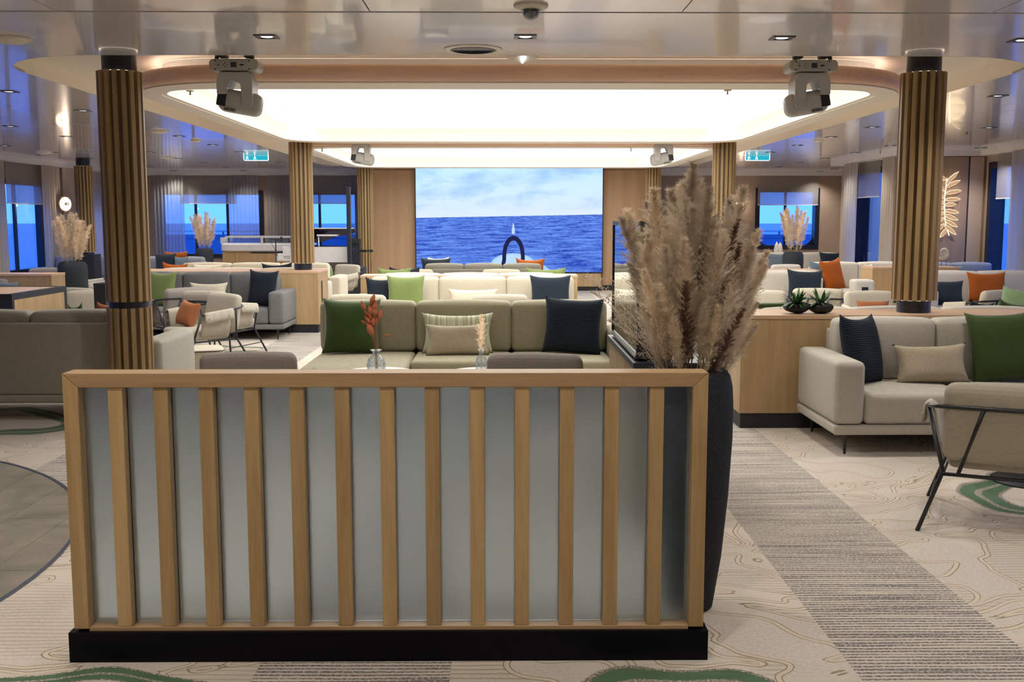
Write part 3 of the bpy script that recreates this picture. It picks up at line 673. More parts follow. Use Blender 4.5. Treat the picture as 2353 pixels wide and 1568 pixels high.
for k in range(13):
    xk = -1.394 + k * 0.1629 - ox
    if sl is None: sl = pbox('slat', oakV, scr, -0.0262, 0.0262, 0.006, 0.049, SZ0 + 0.0065, SZ1 - 0.0525, bev=0.002); c = sl
    else: c = sl.copy(); COL.objects.link(c); c.parent = scr
    c.location = (xk, 0, 0)
    c2 = c.copy(); c2.name = 'rear_slat'; COL.objects.link(c2); c2.parent = scr; c2.location = (xk, 0.054, 0)
pl = pbox('plinth', plinthM, scr, L_ - 0.016, R_ + 0.016, -0.016, D_ + 0.016, 0.0, SZ0 - 0.008, bev=0.0015)

# ------------------------------------------------------------ fluted columns
glowC = emit('warm_cove_led', (1.0, 0.80, 0.62), 2.6)
def slat_mesh(z0, z1):
    b = nb(); r0, r1 = 0.142, 0.172; w0, w1 = 0.0190, 0.0172
    prism(b, [(r0, -w0), (r1 - 0.002, -w1), (r1, -w1 + 0.002), (r1, w1 - 0.002), (r1 - 0.002, w1), (r0, w0)], z0, z1)
    me = bpy.data.meshes.new('slat'); b.to_mesh(me); b.free(); me.materials.append(oakCol); return me
smc = {}
def column(x, y, label, zbase, sections, band=None, ztop=ZM, cap0=2.77):
    t = thing('fluted_column', label, 'column', (x, y, zbase), random.uniform(0, 0.3))
    plathe('core', oakCore, t, [(0.146, sections[0][0] + 0.004 - zbase), (0.146, sections[-1][1] - 0.006 - zbase)], 32, False)
    plathe('base_ring', blk, t, [(0.13, 0.0), (0.13, sections[0][0] - zbase)], 32, False)
    plathe('top_ring', blk, t, [(0.130, sections[-1][1] - zbase), (0.130, ztop - zbase)], 32, False)
    if band: plathe('dark_band', blkm, t, [(0.150, band[0] - zbase), (0.150, band[1] - zbase)], 32, False)
    for nm, zz in (('lower_glow', sections[0][0] - 0.002), ('upper_glow', sections[-1][1] + 0.001)):
        b = nb(); z = zz - zbase
        A = [[b.verts.new((r * math.cos(2 * PI * k / 32), r * math.sin(2 * PI * k / 32), z)) for k in range(32)] for r in (0.130, 0.144)]
        for k in range(32): b.faces.new((A[0][k], A[0][(k + 1) % 32], A[1][(k + 1) % 32], A[1][k]))
        link(nm, b, glowC, t)
    for z0, z1 in sections:
        key = (round(z0 - zbase, 3), round(z1 - zbase, 3))
        if key not in smc: smc[key] = slat_mesh(*key)
        for k in range(16):
            o = bpy.data.objects.new('slat', smc[key]); COL.objects.link(o); o.parent = t; o.rotation_euler = (0, 0, 2 * PI * k / 16)
    return t
full = [(0.02, 0.935), (0.985, 2.765)]; up = [(0.99, 2.765)]
CY1, CY2, CY3 = 8.33, 15.66, 23.0
column(XY(288.5, CY1), CY1, 'big fluted oak column at left with a black waist band', 0, full, (0.935, 0.985))
column(XY(2108, CY1), CY1, 'big fluted oak column at right standing on the cabinet', 0.89, up)
column(XY(694, CY2), CY2, 'middle left fluted column standing on the long oak cabinet', 0.89, up)
column(XY(1661, CY2), CY2, 'fluted column rising behind the big pampas bunch', 0.89, up)
column(XY(840, CY3), CY3, 'far fluted column beside the black loudspeaker, with black waist band', 0, full, (0.935, 0.985))
column(XY(1500, CY3), CY3, 'far fluted column at the right of the sea screen', 0, full, (0.935, 0.985))
column(XY(196, 21.0), 21.0, 'fluted column in the left side aisle behind the pampas vase', 0.95, [(1.0, 2.69)], None, ZL)
pbox('column_base_case', blkm, bpy.data.objects['fluted_column.006'], -0.2, 0.2, -0.2, 0.2, -0.95, -0.001)

# ------------------------------------------------------------ cabinets
def cabinet(name, label, x0, x1, y0, y1, h=0.89, kick=0.12, m=oakC, top=oakT, group=None, socket=None, panels=()):
    t = thing(name, label, 'cabinet', ((x0 + x1) / 2, (y0 + y1) / 2, 0)); w = (x1 - x0) / 2; d = (y1 - y0) / 2
    pbox('carcass', m, t, -w, w, -d, d, kick, h - 0.03); pbox('top', top, t, -w - 0.004, w + 0.004, -d - 0.004, d + 0.004, h - 0.03, h, bev=0.0015)
    pbox('plinth', blkm, t, -w + 0.01, w - 0.01, -d + 0.006, d - 0.006, 0, kick - 0.0005)
    if socket:
        s = pbox('socket_strip', blk, t, *socket)
    return t
RX0 = atZ(1698, 985, 0).x
cabinet('low_cabinet', 'long oak cabinet behind the right sofa with small plants on top', RX0, 8.4, 8.045, 8.615, socket=(RX0 - 5 * 0 - (RX0 + 8.4) / 2 - 0.008, RX0 - (RX0 + 8.4) / 2 - 0.0005, 0.1, 0.16, 0.46, 0.78))
LX1_ = atZ(733, 765, 0).x
cabinet('low_cabinet', 'long oak cabinet behind the grey sofa under the middle left column', -5.45, LX1_, 15.12, 15.98, socket=((LX1_ + 5.45) / 2 + 0.0005, (LX1_ + 5.45) / 2 + 0.008, -0.16, -0.1, 0.42, 0.74))
cabinet('low_cabinet', 'oak cabinet behind the cream sofa facing the sea screen', XY(826, 13.98), XY(1328, 13.98), 13.98, 14.42)
cabinet('low_cabinet', 'oak cabinet behind the cream sofa right of the big pampas', 2.55, 4.7, 15.45, 15.95)
cabinet('low_cabinet', 'short oak cabinet left of the big right column, far behind', XY(2010, 16.4), 7.2, 16.4, 16.9)
cabinet('low_cabinet', 'oak cabinet behind the left pampas vase near the window', -8.6, XY(112, 15.0) , 14.4, 14.95) if False else cabinet('low_cabinet', 'oak cabinet below the left-edge window, beside the big slate vase', -9.3, XY(111, 14.4), 14.4, 14.85)
# black-edged cabinet at left
x1 = -4.82; t = thing('black_edged_cabinet', 'oak cabinet with thick black edges at the left edge of the photo', 'cabinet', (-5.5, 10.95, 0)); a, c, d, e = -0.68, 0.68, -0.65, 0.65
pbox('side_panel', oakC, t, a + 0.001, c - 0.006, d + 0.05, e - 0.05, 0.12, 0.84)
pbox('end_panel', stopm, t, a, c, d, d + 0.049, 0.0, 0.90); pbox('end_panel', stopm, t, a, c, e - 0.049, e, 0.0, 0.90)
pbox('top_edge', stopm, t, c - 0.06, c, d + 0.05, e - 0.05, 0.841, 0.90); pbox('top_edge', stopm, t, a, a + 0.06, d + 0.05, e - 0.05, 0.841, 0.90)
pbox('top_inlay', oakT, t, a + 0.061, c - 0.061, d + 0.05, e - 0.05, 0.841, 0.894); pbox('plinth', blkm, t, a + 0.01, c - 0.01, d + 0.05, e - 0.05, 0, 0.119)
t = thing('black_side_cabinet', 'tall matt black box behind the big left column', 'cabinet', (XY(246, 11.2), 11.2, 0)); pbox('body', blkm, t, -0.06, 0.06, -0.3, 0.3, 0.0, 0.95); pbox('lid', stopm, t, -0.062, 0.062, -0.302, 0.302, 0.951, 0.97)
# media cabinet with TV
t = thing('media_cabinet', 'cabinet with black top carrying the flat TV behind the pampas', 'cabinet', (0.90, 6.0, 0))
pbox('carcass', oakC, t, -0.21, 0.22, -0.66, 0.66, 0.1, 0.855); pbox('top', stopm, t, -0.222, 0.232, -0.67, 0.67, 0.856, 0.89, bev=0.002); pbox('plinth', blkm, t, -0.2, 0.2, -0.64, 0.64, 0, 0.0995)
for yy in (-0.2, 0.2): pbox('door_gap', blkm, t, -0.2105, -0.2101, yy - 0.002, yy + 0.002, 0.12, 0.85)
tv = thing('television', 'glossy dark flat TV on the black-topped cabinet behind the pampas', 'television', (0.78, 6.0, 0.892))
tg = NT('tv_glass'); tvM = tg.done(tg.bsdf((0.004, 0.005, 0.008), 0.03, spec=0.9, coat=1.0))
pbox('panel_glass', tvM, tv, -0.075, -0.070, -0.60, 0.60, 0.04, 0.70)
for a_ in ((-0.082, -0.03, -0.62, 0.62, 0.701, 0.725), (-0.082, -0.03, -0.62, 0.62, 0.012, 0.039), (-0.082, -0.03, 0.601, 0.62, 0.04, 0.70), (-0.082, -0.03, -0.62, -0.601, 0.04, 0.70)): pbox('bezel', blk, tv, *a_)
pbox('lower_trim', plain('silver_trim', (0.5, 0.5, 0.5), 0.25, 0.9), tv, -0.086, -0.0825, -0.6, 0.6, 0.014, 0.030)
pbox('back_housing', blkm, tv, -0.029, 0.11, -0.615, 0.615, 0.0, 0.70, bev=0.01)

# ------------------------------------------------------------ sofas
def leg_mesh(t, x, y, h=0.15):
    b = nb(); tube(b, [(0, 0, 0), (0, 0, h * 0.8), (0, 0, h)], 0.01, 8, rads=[0.009, 0.016, 0.030]); o = link('leg', b, blk, t, True); o.location = (x, y, 0); return o
def sofa(label, cx, yc, rz, seats, fab, armL=True, armR=True, group=None, chaise=0.0, d=0.93, tuck=0.0):
    """faces local -y; seats = list of cushion widths"""
    w = sum(seats); aw = 0.21; x0 = -w / 2 - (aw if armL else 0); x1 = w / 2 + (aw if armR else 0); y0, y1 = -d / 2, d / 2
    t = thing('sofa', label, 'sofa', (cx, yc, 0), rz, group)
    soft('base_frame', fab, t, x0, x1, y0, y1, 0.145, 0.215, 0.018)
    if chaise: soft('base_frame', fab, t, x0, x0 + seats[0] + 0.02, y0 - chaise, y0 + 0.05, 0.146, 0.214, 0.018)
    x = -w / 2
    for i, s in enumerate(seats):
        fy = y0 + 0.012 - (chaise if i == 0 else 0)
        soft('seat_cushion', fab, t, x + 0.004, x + s - 0.004, fy, y1 - 0.20, 0.217, 0.43, 0.035, 0.012)
        soft('back_cushion', fab, t, x + 0.003, x + s - 0.003, y1 - 0.285, y1 - 0.075, 0.435, 0.885, 0.045, 0.018, Matrix.Translation((0, 0.02, 0)))
        x += s
    soft('back_frame', fab, t, -w / 2 - 0.001, w / 2 + 0.001, y1 - 0.085, y1, 0.216, 0.80, 0.018)
    if armL: soft('armrest', fab, t, x0, x0 + aw - 0.002, y0, y1, 0.217, 0.655, 0.04, 0.004)
    if armR: soft('armrest', fab, t, x1 - aw + 0.002, x1, y0, y1, 0.217, 0.655, 0.04, 0.004)
    for lx in (x0 + 0.10, x1 - 0.10):
        for ly in (y0 + 0.07, y1 - 0.09): leg_mesh(t, lx, ly, 0.148)
    return t
def span(x0, n, wd, armL, armR):   # centre x when the left outer edge is x0
    w = n * wd; return x0 + (w + 0.21 * (armL + armR)) / 2 , [wd] * n
c_, s_ = span(2.29, 5, 0.75, 1, 1)
sofa('beige sofa at the right with navy, sand and green pillows', c_, 7.53, 0, s_, linenR)
c_, s_ = span(-1.76, 3, 0.870, 0, 1)
sofa('olive-beige sofa in the middle behind the slatted screen', c_, 9.25, 0, s_, linenO, False, True, chaise=0.45)
c_, s_ = span(XY(820, 13.2), 3, 0.885, 1, 0)
sofa('bright cream sofa in the centre, second row behind the olive one', c_ , 13.44, 0, s_, linenL, True, False)
x1_ = -2.75; w_ = 3 * 0.87 + 0.42; sofa('grey-beige sofa seen from behind at the left edge', x1_ - w_ / 2, 8.86, PI, [0.87] * 3, linenG)
x1_ = -2.965; w_ = 3 * 0.675 + 0.42; sofa('mid grey sofa in front of the long oak cabinet, left side', x1_ - w_ / 2, 14.62, 0, [0.675] * 3, greyF)
w_ = 3 * 0.76 + 0.42; sofa('sofa hidden behind the long left oak cabinet, back to the viewer', -2.75 - w_ / 2, 16.5, PI, [0.76] * 3, linenW)
x1_ = -2.79; w_ = 3 * 0.84 + 0.42; sofa('cream sofa seen from behind in front of the piano', x1_ - w_ / 2, 18.5, PI, [0.84] * 3, linenL)
sofa('sofa behind the centre oak cabinet, back to the viewer', -0.45, 14.93, PI, [0.80] * 3, linenL)
sofa('grey sofa seen from behind just below the sea screen', XY(1110, 17.8), 18.15, PI, [0.66] * 3, linenD, False, False)
c_, s_ = span(1.96, 5, 0.78, 1, 1)
sofa('cream sofa back to back with the right sofa beyond the cabinet', c_, 9.11, PI, s_, linenW)
c_ = (XY(1751, 15.1) + 0.93 - 1.4); sofa('cream sofa with slate pillow just right of the big pampas', XY(1893, 15.1) - 1.4, 14.93, 0, [0.93] * 3, linenW, False, False)
sofa('cream sofa with orange and slate pillows before the right windows', XY(1985, 18.2), 18.05 + 0.1, 0, [0.82, 0.82], linenW, True, False)
sofa('far cream sofa below the right wall window', XY(1850, 23.3), 23.5, 0, [0.95, 0.95], linenW, False, False)
sofa('cream sofa with big orange pillow right of the big right column', XY(2262, 15.0), 14.85, 0, [0.85, 0.85], linenW, True, False)
sofa('cream sofa turned sideways at the right edge with green velvet pillows', 6.05, 10.95, PI / 2 * -1, [0.75, 0.75], linenL)
sofa('pale blue-grey sofa under the glowing leaf lamp', 7.85, 17.9, 0, [0.68, 0.68], blueF, False, False)
sofa('grey sofa by the left windows with an orange pillow', XY(200, 21.9), 21.9, 0, [0.8, 0.8], blueF, True, False)
sofa('grey sofa in the far left corner with navy and slate pillows', XY(392, 21.2), 20.9, 0, [0.65, 0.65], blueF, False, False)
sofa('dark grey sofa cut by the left edge behind the black-edged cabinet', XY(42, 13.2) - 0.95, 12.9, 0, [0.75, 0.75], greyF)

# ------------------------------------------------------------ armchairs
def chair(name_lab, x, y, rz, fab, group=None):
    t = thing('armchair', name_lab, 'chair', (x, y, 0), rz, group)
    soft('seat_cushion', fab, t, -0.275, 0.275, -0.30, 0.22, 0.305, 0.43, 0.04, 0.012)
    M = Matrix.Translation((0, 0.27, 0.37)) @ Matrix.Rotation(math.radians(-11), 4, 'X')
    soft('backrest', fab, t, -0.30, 0.30, -0.055, 0.055, 0.0, 0.42, 0.05, 0.012, M)
    U = [(-0.375, -0.20, 0.585), (-0.385, 0.10, 0.62), (-0.37, 0.33, 0.655), (-0.27, 0.395, 0.665), (0.27, 0.395, 0.665), (0.37, 0.33, 0.655), (0.385, 0.10, 0.62), (0.375, -0.20, 0.585)]
    ptube('upper_rail', blk, t, smoothpath(U, 2), 0.0115)
    ptube('lower_rail', blk, t, [(-0.27, -0.27, 0.29), (-0.29, 0.30, 0.29), (0.29, 0.30, 0.29), (0.27, -0.27, 0.29)], 0.0105, closed=True)
    for s in (-1, 1):
        ptube('strut', blk, t, [(s * 0.11, 0.397, 0.66), (s * 0.22, 0.30, 0.29)], 0.0105)
        ptube('leg', blk, t, [(s * 0.375, -0.20, 0.585), (s * 0.285, -0.25, 0.30), (s * 0.385, -0.36, 0.0)], 0.0115)
        ptube('leg', blk, t, [(s * 0.378, 0.24, 0.635), (s * 0.292, 0.29, 0.30), (s * 0.40, 0.42, 0.0)], 0.0115)
        ptube('stretcher', blk, t, [(s * 0.345, -0.315, 0.12), (s * 0.357, 0.36, 0.12)], 0.006)
        # folded fabric arm panel with stitched ribs
        prof = [(0.30, 0.35), (0.33, 0.46), (0.352, 0.575), (0.362, 0.606), (0.385, 0.617), (0.404, 0.600), (0.408, 0.545), (0.412, 0.50)]
        b = nb(); n = 16; rows = []
        for i in range(n + 1):
            y_ = -0.17 + 0.36 * i / n; rib = 0.004 * abs(math.sin(PI * i / 4)); up_ = 0.035 * i / n
            rows.append([(b.verts.new((s * (px + rib), y_, pz + up_ * (1 if k > 1 else 0))), b.verts.new((s * (px - 0.011), y_, pz + up_ * (1 if k > 1 else 0) - (0.008 if 1 < k < 6 else 0)))) for k, (px, pz) in enumerate(prof)])
        for p, q in zip(rows, rows[1:]):
            for k in range(len(prof) - 1):
                for z_ in (0, 1): b.faces.new((p[k][z_], p[k + 1][z_], q[k + 1][z_], q[k][z_]))
            for k in (0, len(prof) - 1): b.faces.new((p[k][0], q[k][0], q[k][1], p[k][1]))
        for R in (rows[0], rows[-1]):
            for k in range(len(prof) - 1): b.faces.new((R[k][0], R[k + 1][0], R[k + 1][1], R[k][1]))
        bmesh.ops.recalc_face_normals(b, faces=b.faces); ap = link('arm_panel', b, fab, t, True)
        for yy in (-0.12, 0.13):
            o = plathe('button', fab, ap, [(0.011, 0), (0.009, 0.005), (0.002, 0.007)], 10); o.rotation_euler = (0, s * PI / 2, 0); o.location = (s * 0.412, yy, 0.545 + 0.035 * (yy + 0.17) / 0.36)
    return t
chair('beige armchair with black wire frame seen from behind at the right edge', 2.72, 5.53, math.radians(155), beigeC)
chair('warm grey armchair behind the left end of the slatted screen', XY(590, 7.1), 6.93, PI + 0.12, greyC)
chair('warm grey armchair behind the slatted screen, near the small pampas vase', XY(1237, 7.1), 6.85, PI - 0.12, greyC)
chair('armchair with rust pillow and folded arm pads right of the big left column', XY(452, 11.8), 11.75, math.radians(-42), beigeC)
chair('cream armchair seen from behind facing the grey sofa', XY(516, 13.0), 12.75, PI - 0.35, beigeC)
chair('grey-beige armchair partly hidden behind the rust-pillow armchair', XY(400, 13.3), 13.3, PI + 0.7, greyC)
chair('cream armchair facing the viewer behind the left-edge sofa', XY(178, 12.1), 12.15, 0.08, beigeC)
chair('armchair seen from behind between black-edged cabinet and left column', XY(196, 11.9), 11.95, PI + 0.5, beigeC) if False else chair('beige armchair with its top edge just above the cream armchair at left', XY(200, 13.3), 13.35, PI - 0.3, beigeC)
chair('armchair beside the big slate pampas vase on the left', XY(207, 17.3), 17.4, math.radians(-60), linenW)
chair('armchair seen from behind below the left-edge window', XY(112, 18.8), 18.8, PI + 0.2, greyC)
chair('cream armchair near the piano beside the second left column', XY(768, 19.65), 19.65, math.radians(-35), beigeC)
chair('cream armchair between the two centre sofas, back to the viewer', XY(1130, 11.3), 11.2, PI + 0.25, linenL).scale = (1, 1, 1.08)
chair('cream armchair behind the green pillow of the olive sofa', XY(838, 11.3), 11.25, PI - 0.1, linenL).scale = (1, 1, 1.08)
chair('cream armchair left of centre facing the viewer, before the sea screen', XY(953, 16.2), 16.05, 0.1, linenL).scale = (1, 1, 1.09)
chair('cream armchair right of centre facing the viewer, before the sea screen', XY(1147, 16.2), 16.05, -0.1, linenL).scale = (1, 1, 1.09)
chair('cream armchair behind the long right cabinet next to the pampas', XY(1763, 12.3), 12.1, 0.05, linenL)
chair('cream armchair seen from behind above the two small plants', XY(1888, 13.1), 13.15, PI - 0.3, linenL)
chair('cream armchair with rust pillow left of the big right column', XY(2020, 12.2), 12.0, 0.12, linenL)
chair('cream armchair with black wire back right of the big right column', XY(2243, 13.0), 12.8, PI + 0.35, linenL)
chair('small far armchair beside the far right slate vase', XY(1790, 20.2), 20.2, PI + 0.2, linenW)

# ------------------------------------------------------------ pillows
def pillow_mesh(w, h, th, seed=0, n=18):
    rnd = random.Random(seed); b = nb(); G = {}; k1 = rnd.uniform(0.09, 0.13); k2 = rnd.uniform(0.10, 0.19)
    ph = [rnd.uniform(0, 6) for _ in range(6)]
    for s in (1, -1):
        for i in range(n + 1):
            for j in range(n + 1):
                u, v = 2 * i / n - 1, 2 * j / n - 1; edge = i in (0, n) or j in (0, n)
                if edge and s == -1: G[(s, i, j)] = G[(1, i, j)]; continue
                x = u * w / 2 * (1 - k1 * (1 - v * v) * abs(u) ** 3); z = v * h / 2 * (1 - (k2 if v > 0 else 0.05) * (1 - abs(u) ** 2.6) * abs(v) ** 3)
                t_ = th / 2 * (max(0, 1 - u ** 4) ** 0.6) * (max(0, 1 - v ** 4) ** 0.6)
                t_ *= 1 + 0.06 * math.sin(4 * u + ph[0]) * math.sin(3 * v + ph[1]) + 0.05 * math.sin(11 * (u + v) + ph[2]) * (u * v) ** 2
                G[(s, i, j)] = b.verts.new((x, -s * t_, z + h / 2))
        for i in range(n):
            for j in range(n):
                f = [G[(s, i, j)], G[(s, i + 1, j)], G[(s, i + 1, j + 1)], G[(s, i, j + 1)]]
                b.faces.new(f if s == 1 else f[::-1])
    me = bpy.data.meshes.new('pillow'); bmesh.ops.recalc_face_normals(b, faces=b.faces); b.to_mesh(me); b.free()
    me.polygons.foreach_set('use_smooth', [True] * len(me.polygons)); return me
PN = [0]
def pillow(label, x, y, z, w, h, m, rz=0.0, lean=14, roll=0.0, th=0.15, group=None):
    PN[0] += 1; me = pillow_mesh(w, h, th, PN[0]); me.materials.append(m)
    o = bpy.data.objects.new('pillow', me); COL.objects.link(o); tag(o, label, 'pillow', group)
    o.matrix_world = Matrix.Translation((x, y, z)) @ Matrix.Rotation(rz, 4, 'Z') @ Matrix.Rotation(-math.radians(lean), 4, 'X') @ Matrix.Rotation(math.radians(roll), 4, 'Y')
    return o
def pp(label, x0, x1, y, z, h, m, **k):
    py = CY + F * math.tan(math.atan((EYE - z - h / 2) / y) - PITCH)
    pillow(label, atY((x0 + x1) / 2, py, y).x, y, z, (x1 - x0) / 2400 * y / max(0.6, abs(math.cos(k.get('rz', 0)))), h, m, **k)
ZS = 0.435
# right sofa
pp('navy ribbed pillow against the left arm of the right sofa', 1942, 2050, 7.52, ZS, 0.52, ribN, rz=0.75, lean=14, roll=3)
pp('sand-coloured rectangular pillow on the right sofa', 2060, 2232, 7.53, ZS, 0.30, sandP, rz=-0.06, lean=18, roll=-2)
pp('dark green velvet pillow on the right sofa at the photo edge', 2240, 2408, 7.56, ZS, 0.54, velG, rz=-0.15, lean=12, roll=-5)
# olive sofa
pp('dark green velvet pillow on the left of the olive sofa', 738, 872, 9.27, ZS, 0.50, velG, rz=0.05, lean=12, roll=1)
pp('cream and sage striped pillow standing behind the sand one', 968, 1134, 9.30, ZS, 0.37, stripeP, lean=12, th=0.10)
pp('sand rectangular pillow in front of the striped one', 976, 1126, 9.15, ZS, 0.29, sandP, lean=16, th=0.12, roll=-1)
pp('navy ribbed pillow at the right end of the olive sofa', 1244, 1380, 9.25, ZS, 0.51, ribN, rz=-0.22, lean=10, roll=2)
# cream centre sofa
pp('dark ribbed pillow behind the light green one, centre cream sofa', 842, 905, 13.42, ZS, 0.47, ribN, rz=0.3, lean=12, roll=2)
pp('light green velvet pillow on the centre cream sofa', 889, 977, 13.35, ZS, 0.50, velLG, rz=0.1, lean=12)
pp('cream lumbar pillow in the middle of the centre cream sofa', 1028, 1146, 13.40, ZS, 0.32, creamP, lean=12)
pp('plain slate-navy pillow at the right of the centre cream sofa', 1217, 1313, 13.35, ZS, 0.50, navyP, lean=10)
# pillow tops above the centre cabinet
pp('light green pillow peeking over the left of the centre cabinet', 868, 944, 15.05, 0.46, 0.50, velLG, rz=PI + 0.1, lean=8)
pp('dark ribbed pillow peeking over beside the far cream armchair', 896, 966, 15.2, 0.46, 0.50, ribN, rz=PI, lean=8)
pp('light green pillow peeking over the right of the centre cabinet', 1207, 1300, 15.05, 0.46, 0.50, velLG, rz=PI, lean=8)
pp('dark pillow peeking over the far grey sofa, left end', 967, 1036, 18.1, 0.46, 0.52, navyP, rz=PI, lean=4)
pp('cream pillow peeking over the far grey sofa', 982, 1032, 18.3, 0.47, 0.52, creamP, rz=PI, lean=2)
pp('orange pillow at the right end of the far grey sofa', 1186, 1252, 18.1, 0.48, 0.50, orangeP, rz=PI - 0.2, lean=4)
# left side
pp('light green velvet pillow beside the big left column on the grey sofa', 338, 400, 14.5, ZS, 0.50, velLG, rz=-0.15, lean=14)
pp('cream lumbar pillow on the mid grey sofa', 433, 521, 14.52, ZS, 0.34, creamP, lean=14)
pp('dark navy ribbed pillow in the right corner of the mid grey sofa', 563, 634, 14.45, ZS, 0.52, ribN, rz=-0.2, lean=12, roll=2)
pp('orange pillow peeking over the long left cabinet', 372, 428, 16.45, 0.475, 0.50, orangeP, rz=PI + 0.1, lean=6, roll=-4)
pp('cream pillow peeking over the long left cabinet', 445, 516, 16.45, 0.465, 0.49, creamP, rz=PI, lean=6)
pp('dark pillow peeking over the long left cabinet near the column', 606, 676, 16.45, 0.47, 0.50, ribN, rz=PI, lean=6, roll=2)
pp('rust pillow inside the armchair right of the big left column', 396, 446, 11.73, 0.44, 0.30, rustP, rz=-0.6, lean=20, roll=8)
pp('small green pillow top showing over the left-edge sofa', 172, 206, 9.0, 0.50, 0.42, velG, rz=PI, lean=2, roll=7, th=0.1)
pp('rust pillow top showing over the left-edge sofa', 208, 254, 9.02, 0.50, 0.425, rustP, rz=PI, lean=2, roll=-9, th=0.1)
pp('orange pillow beside the big slate vase on the left', 183, 226, 21.7, ZS, 0.52, orangeP, rz=0.1, lean=12)
pp('navy pillow in the far left corner sofa', 357, 403, 20.7, ZS, 0.56, navyP, rz=0.2, lean=12)
pp('slate pillow in the far left corner sofa', 398, 430, 20.7, ZS, 0.50, slateP, lean=12)
pp('orange pillow behind the navy one in the far left corner', 376, 430, 20.85, 0.50, 0.52, orangeP, lean=6)
pp('slate-blue pillow at the left edge on the dark grey sofa', -30, 30, 12.8, ZS, 0.46, slateP, lean=12, roll=4)
pp('green pillow against the arm of the armchair by the piano', 752, 764, 18.75, 0.44, 0.40, velSage, rz=0.9, lean=10)
# right side
pp('slate-navy pillow on the cream sofa right of the pampas', 1808, 1892, 14.85, ZS, 0.50, navyP, lean=10, roll=2)
pp('long green velvet bolster above the right cabinet beside the plants', 1712, 1812, 8.83, 0.878, 0.05, velG, lean=0, th=0.10)
pp('slate pillow behind the orange one, right windows', 1858, 1916, 18.0, ZS, 0.50, slateP, rz=0.4, lean=12, roll=6)
pp('bright orange pillow standing on the cream sofa by the right windows', 1896, 1950, 17.8, ZS, 0.56, orangeP, rz=0.35, lean=14, roll=-8)
pp('slate pillow on the far cream sofa left of the right slate vase', 1763, 1802, 23.3, ZS, 0.47, slateP, lean=12, roll=4)
pp('navy pillow on the far cream sofa right of the right slate vase', 1884, 1940, 23.3, ZS, 0.50, navyP, lean=12)
pp('cream pillow left of the short oak cabinet', 1990, 2012, 17.9, ZS, 0.46, creamP, rz=0.4, lean=12)
pp('big orange pillow on the sofa right of the big right column', 2224, 2320, 14.7, 0.47, 0.44, orangeP, rz=0.1, lean=12)
pp('navy pillow on the sofa just right of the big right column', 2132, 2216, 14.55, ZS, 0.36, navyP, rz=-0.1, lean=14)
pp('rust pillow in the armchair left of the big right column', 1972, 2050, 11.8, 0.43, 0.30, rustP, lean=20)
pp('sage green velvet pillow leaning at the right photo edge', 2292, 2376, 11.2, 0.45, 0.48, velSage, rz=-0.5, lean=24, roll=9)
pp('second green velvet pillow lying lower at the right photo edge', 2276, 2342, 9.02, 0.535, 0.40, velG, rz=PI - 0.2, lean=0, roll=-10, th=0.12)
pp('navy ribbed pillow top above the right cabinet beside the column', 2210, 2266, 9.02, 0.53, 0.40, ribN, rz=PI, lean=0, roll=-9, th=0.12)
pp('pale blue pillow under the leaf lamp', 2192, 2216, 17.75, ZS, 0.44, slateP, lean=12)

# ------------------------------------------------------------ poufs, side tables, blocks
def pouf(label, x, y, rz, m=linenL, w=0.46, h=0.43):
    t = thing('pouf', label, 'pouf', (x, y, 0), rz); P = [(a, c) for a, c in rrect(-w / 2, w / 2, -w / 2, w / 2, 0.10, 6)]
    sc = lambda k: [(a * k, c * k) for a, c in P]
    loft('body', m, t, [(sc(0.96), 0.012), (sc(0.995), 0.03), (P, 0.2), (sc(1.0), h - 0.02), (sc(0.985), h - 0.003), (sc(0.9), h), (sc(0.3), h + 0.006)], True, True)
    ptube('top_piping', blk, t, [(a * 1.0, c * 1.0, h - 0.012) for a, c in P], 0.005, 6, True)
    for q in (3, 17): ptube('side_piping', blk, t, [(P[q][0] * 1.003, P[q][1] * 1.003, 0.02), (P[q][0] * 1.003, P[q][1] * 1.003, h - 0.014)], 0.005, 6)
    ptube('foot_ring', blk, t, [(a * 0.9, c * 0.9, 0.006) for a, c in P], 0.006, 6, True)
pouf('cream square pouf with dark piping beside the big left column', -2.86, 9.78, 0.35)
pouf('white pouf with dark piping at the loudspeaker base', XY(803, 16.6), 16.6, 0.5)
pouf('white pouf with dark piping behind the small plants', XY(1935, 15.6), 13.95, 0.4)
t = thing('upholstered_block', 'cream upholstered block with a black socket plate, right side', 'seat', (XY(1986, 14.6), 14.6, 0)); soft('body', linenW, t, -0.14, 0.14, -0.14, 0.14, 0.01, 0.80, 0.04)
pbox('socket_plate', blk, t, -0.045, 0.045, -0.146, -0.1405, 0.60, 0.70)
t = thing('shell_pedestal', 'cream plinth carrying the white spiral shell', 'pedestal', (XY(2173, 17.0), 17.0, 0)); soft('body', linenW, t, -0.16, 0.16, -0.16, 0.16, 0.01, 0.865, 0.03)
def table(label, x, y, h=0.50, r=0.30, topm=white):
    t = thing('side_table', label, 'table', (x, y, 0))
    plathe('base', blkm, t, [(0.23, 0), (0.23, 0.010), (0.02, 0.013)], 40); plathe('post', blk, t, [(0.026, 0.013), (0.026, h - 0.02)], 16)
    plathe('top', topm, t, [(r - 0.006, h - 0.02), (r, h - 0.015), (r, h - 0.004), (r - 0.006, h)], 40)
table('round table on a black disc foot in front of the right sofa', 3.30, 6.36, 0.48)
TY = 7.82
table('round table with the red bunny-tail vase behind the screen', XY(864, TY), TY, 0.485, 0.27)
table('round table with the small glass pampas vase behind the screen', XY(1106, TY), TY, 0.485, 0.25)
table('round table in front of the centre cream sofa', -0.5, 12.35, 0.45)
table('white low round table beside the far right slate vase', XY(1752, 18.6), 18.6, 0.62, 0.34)

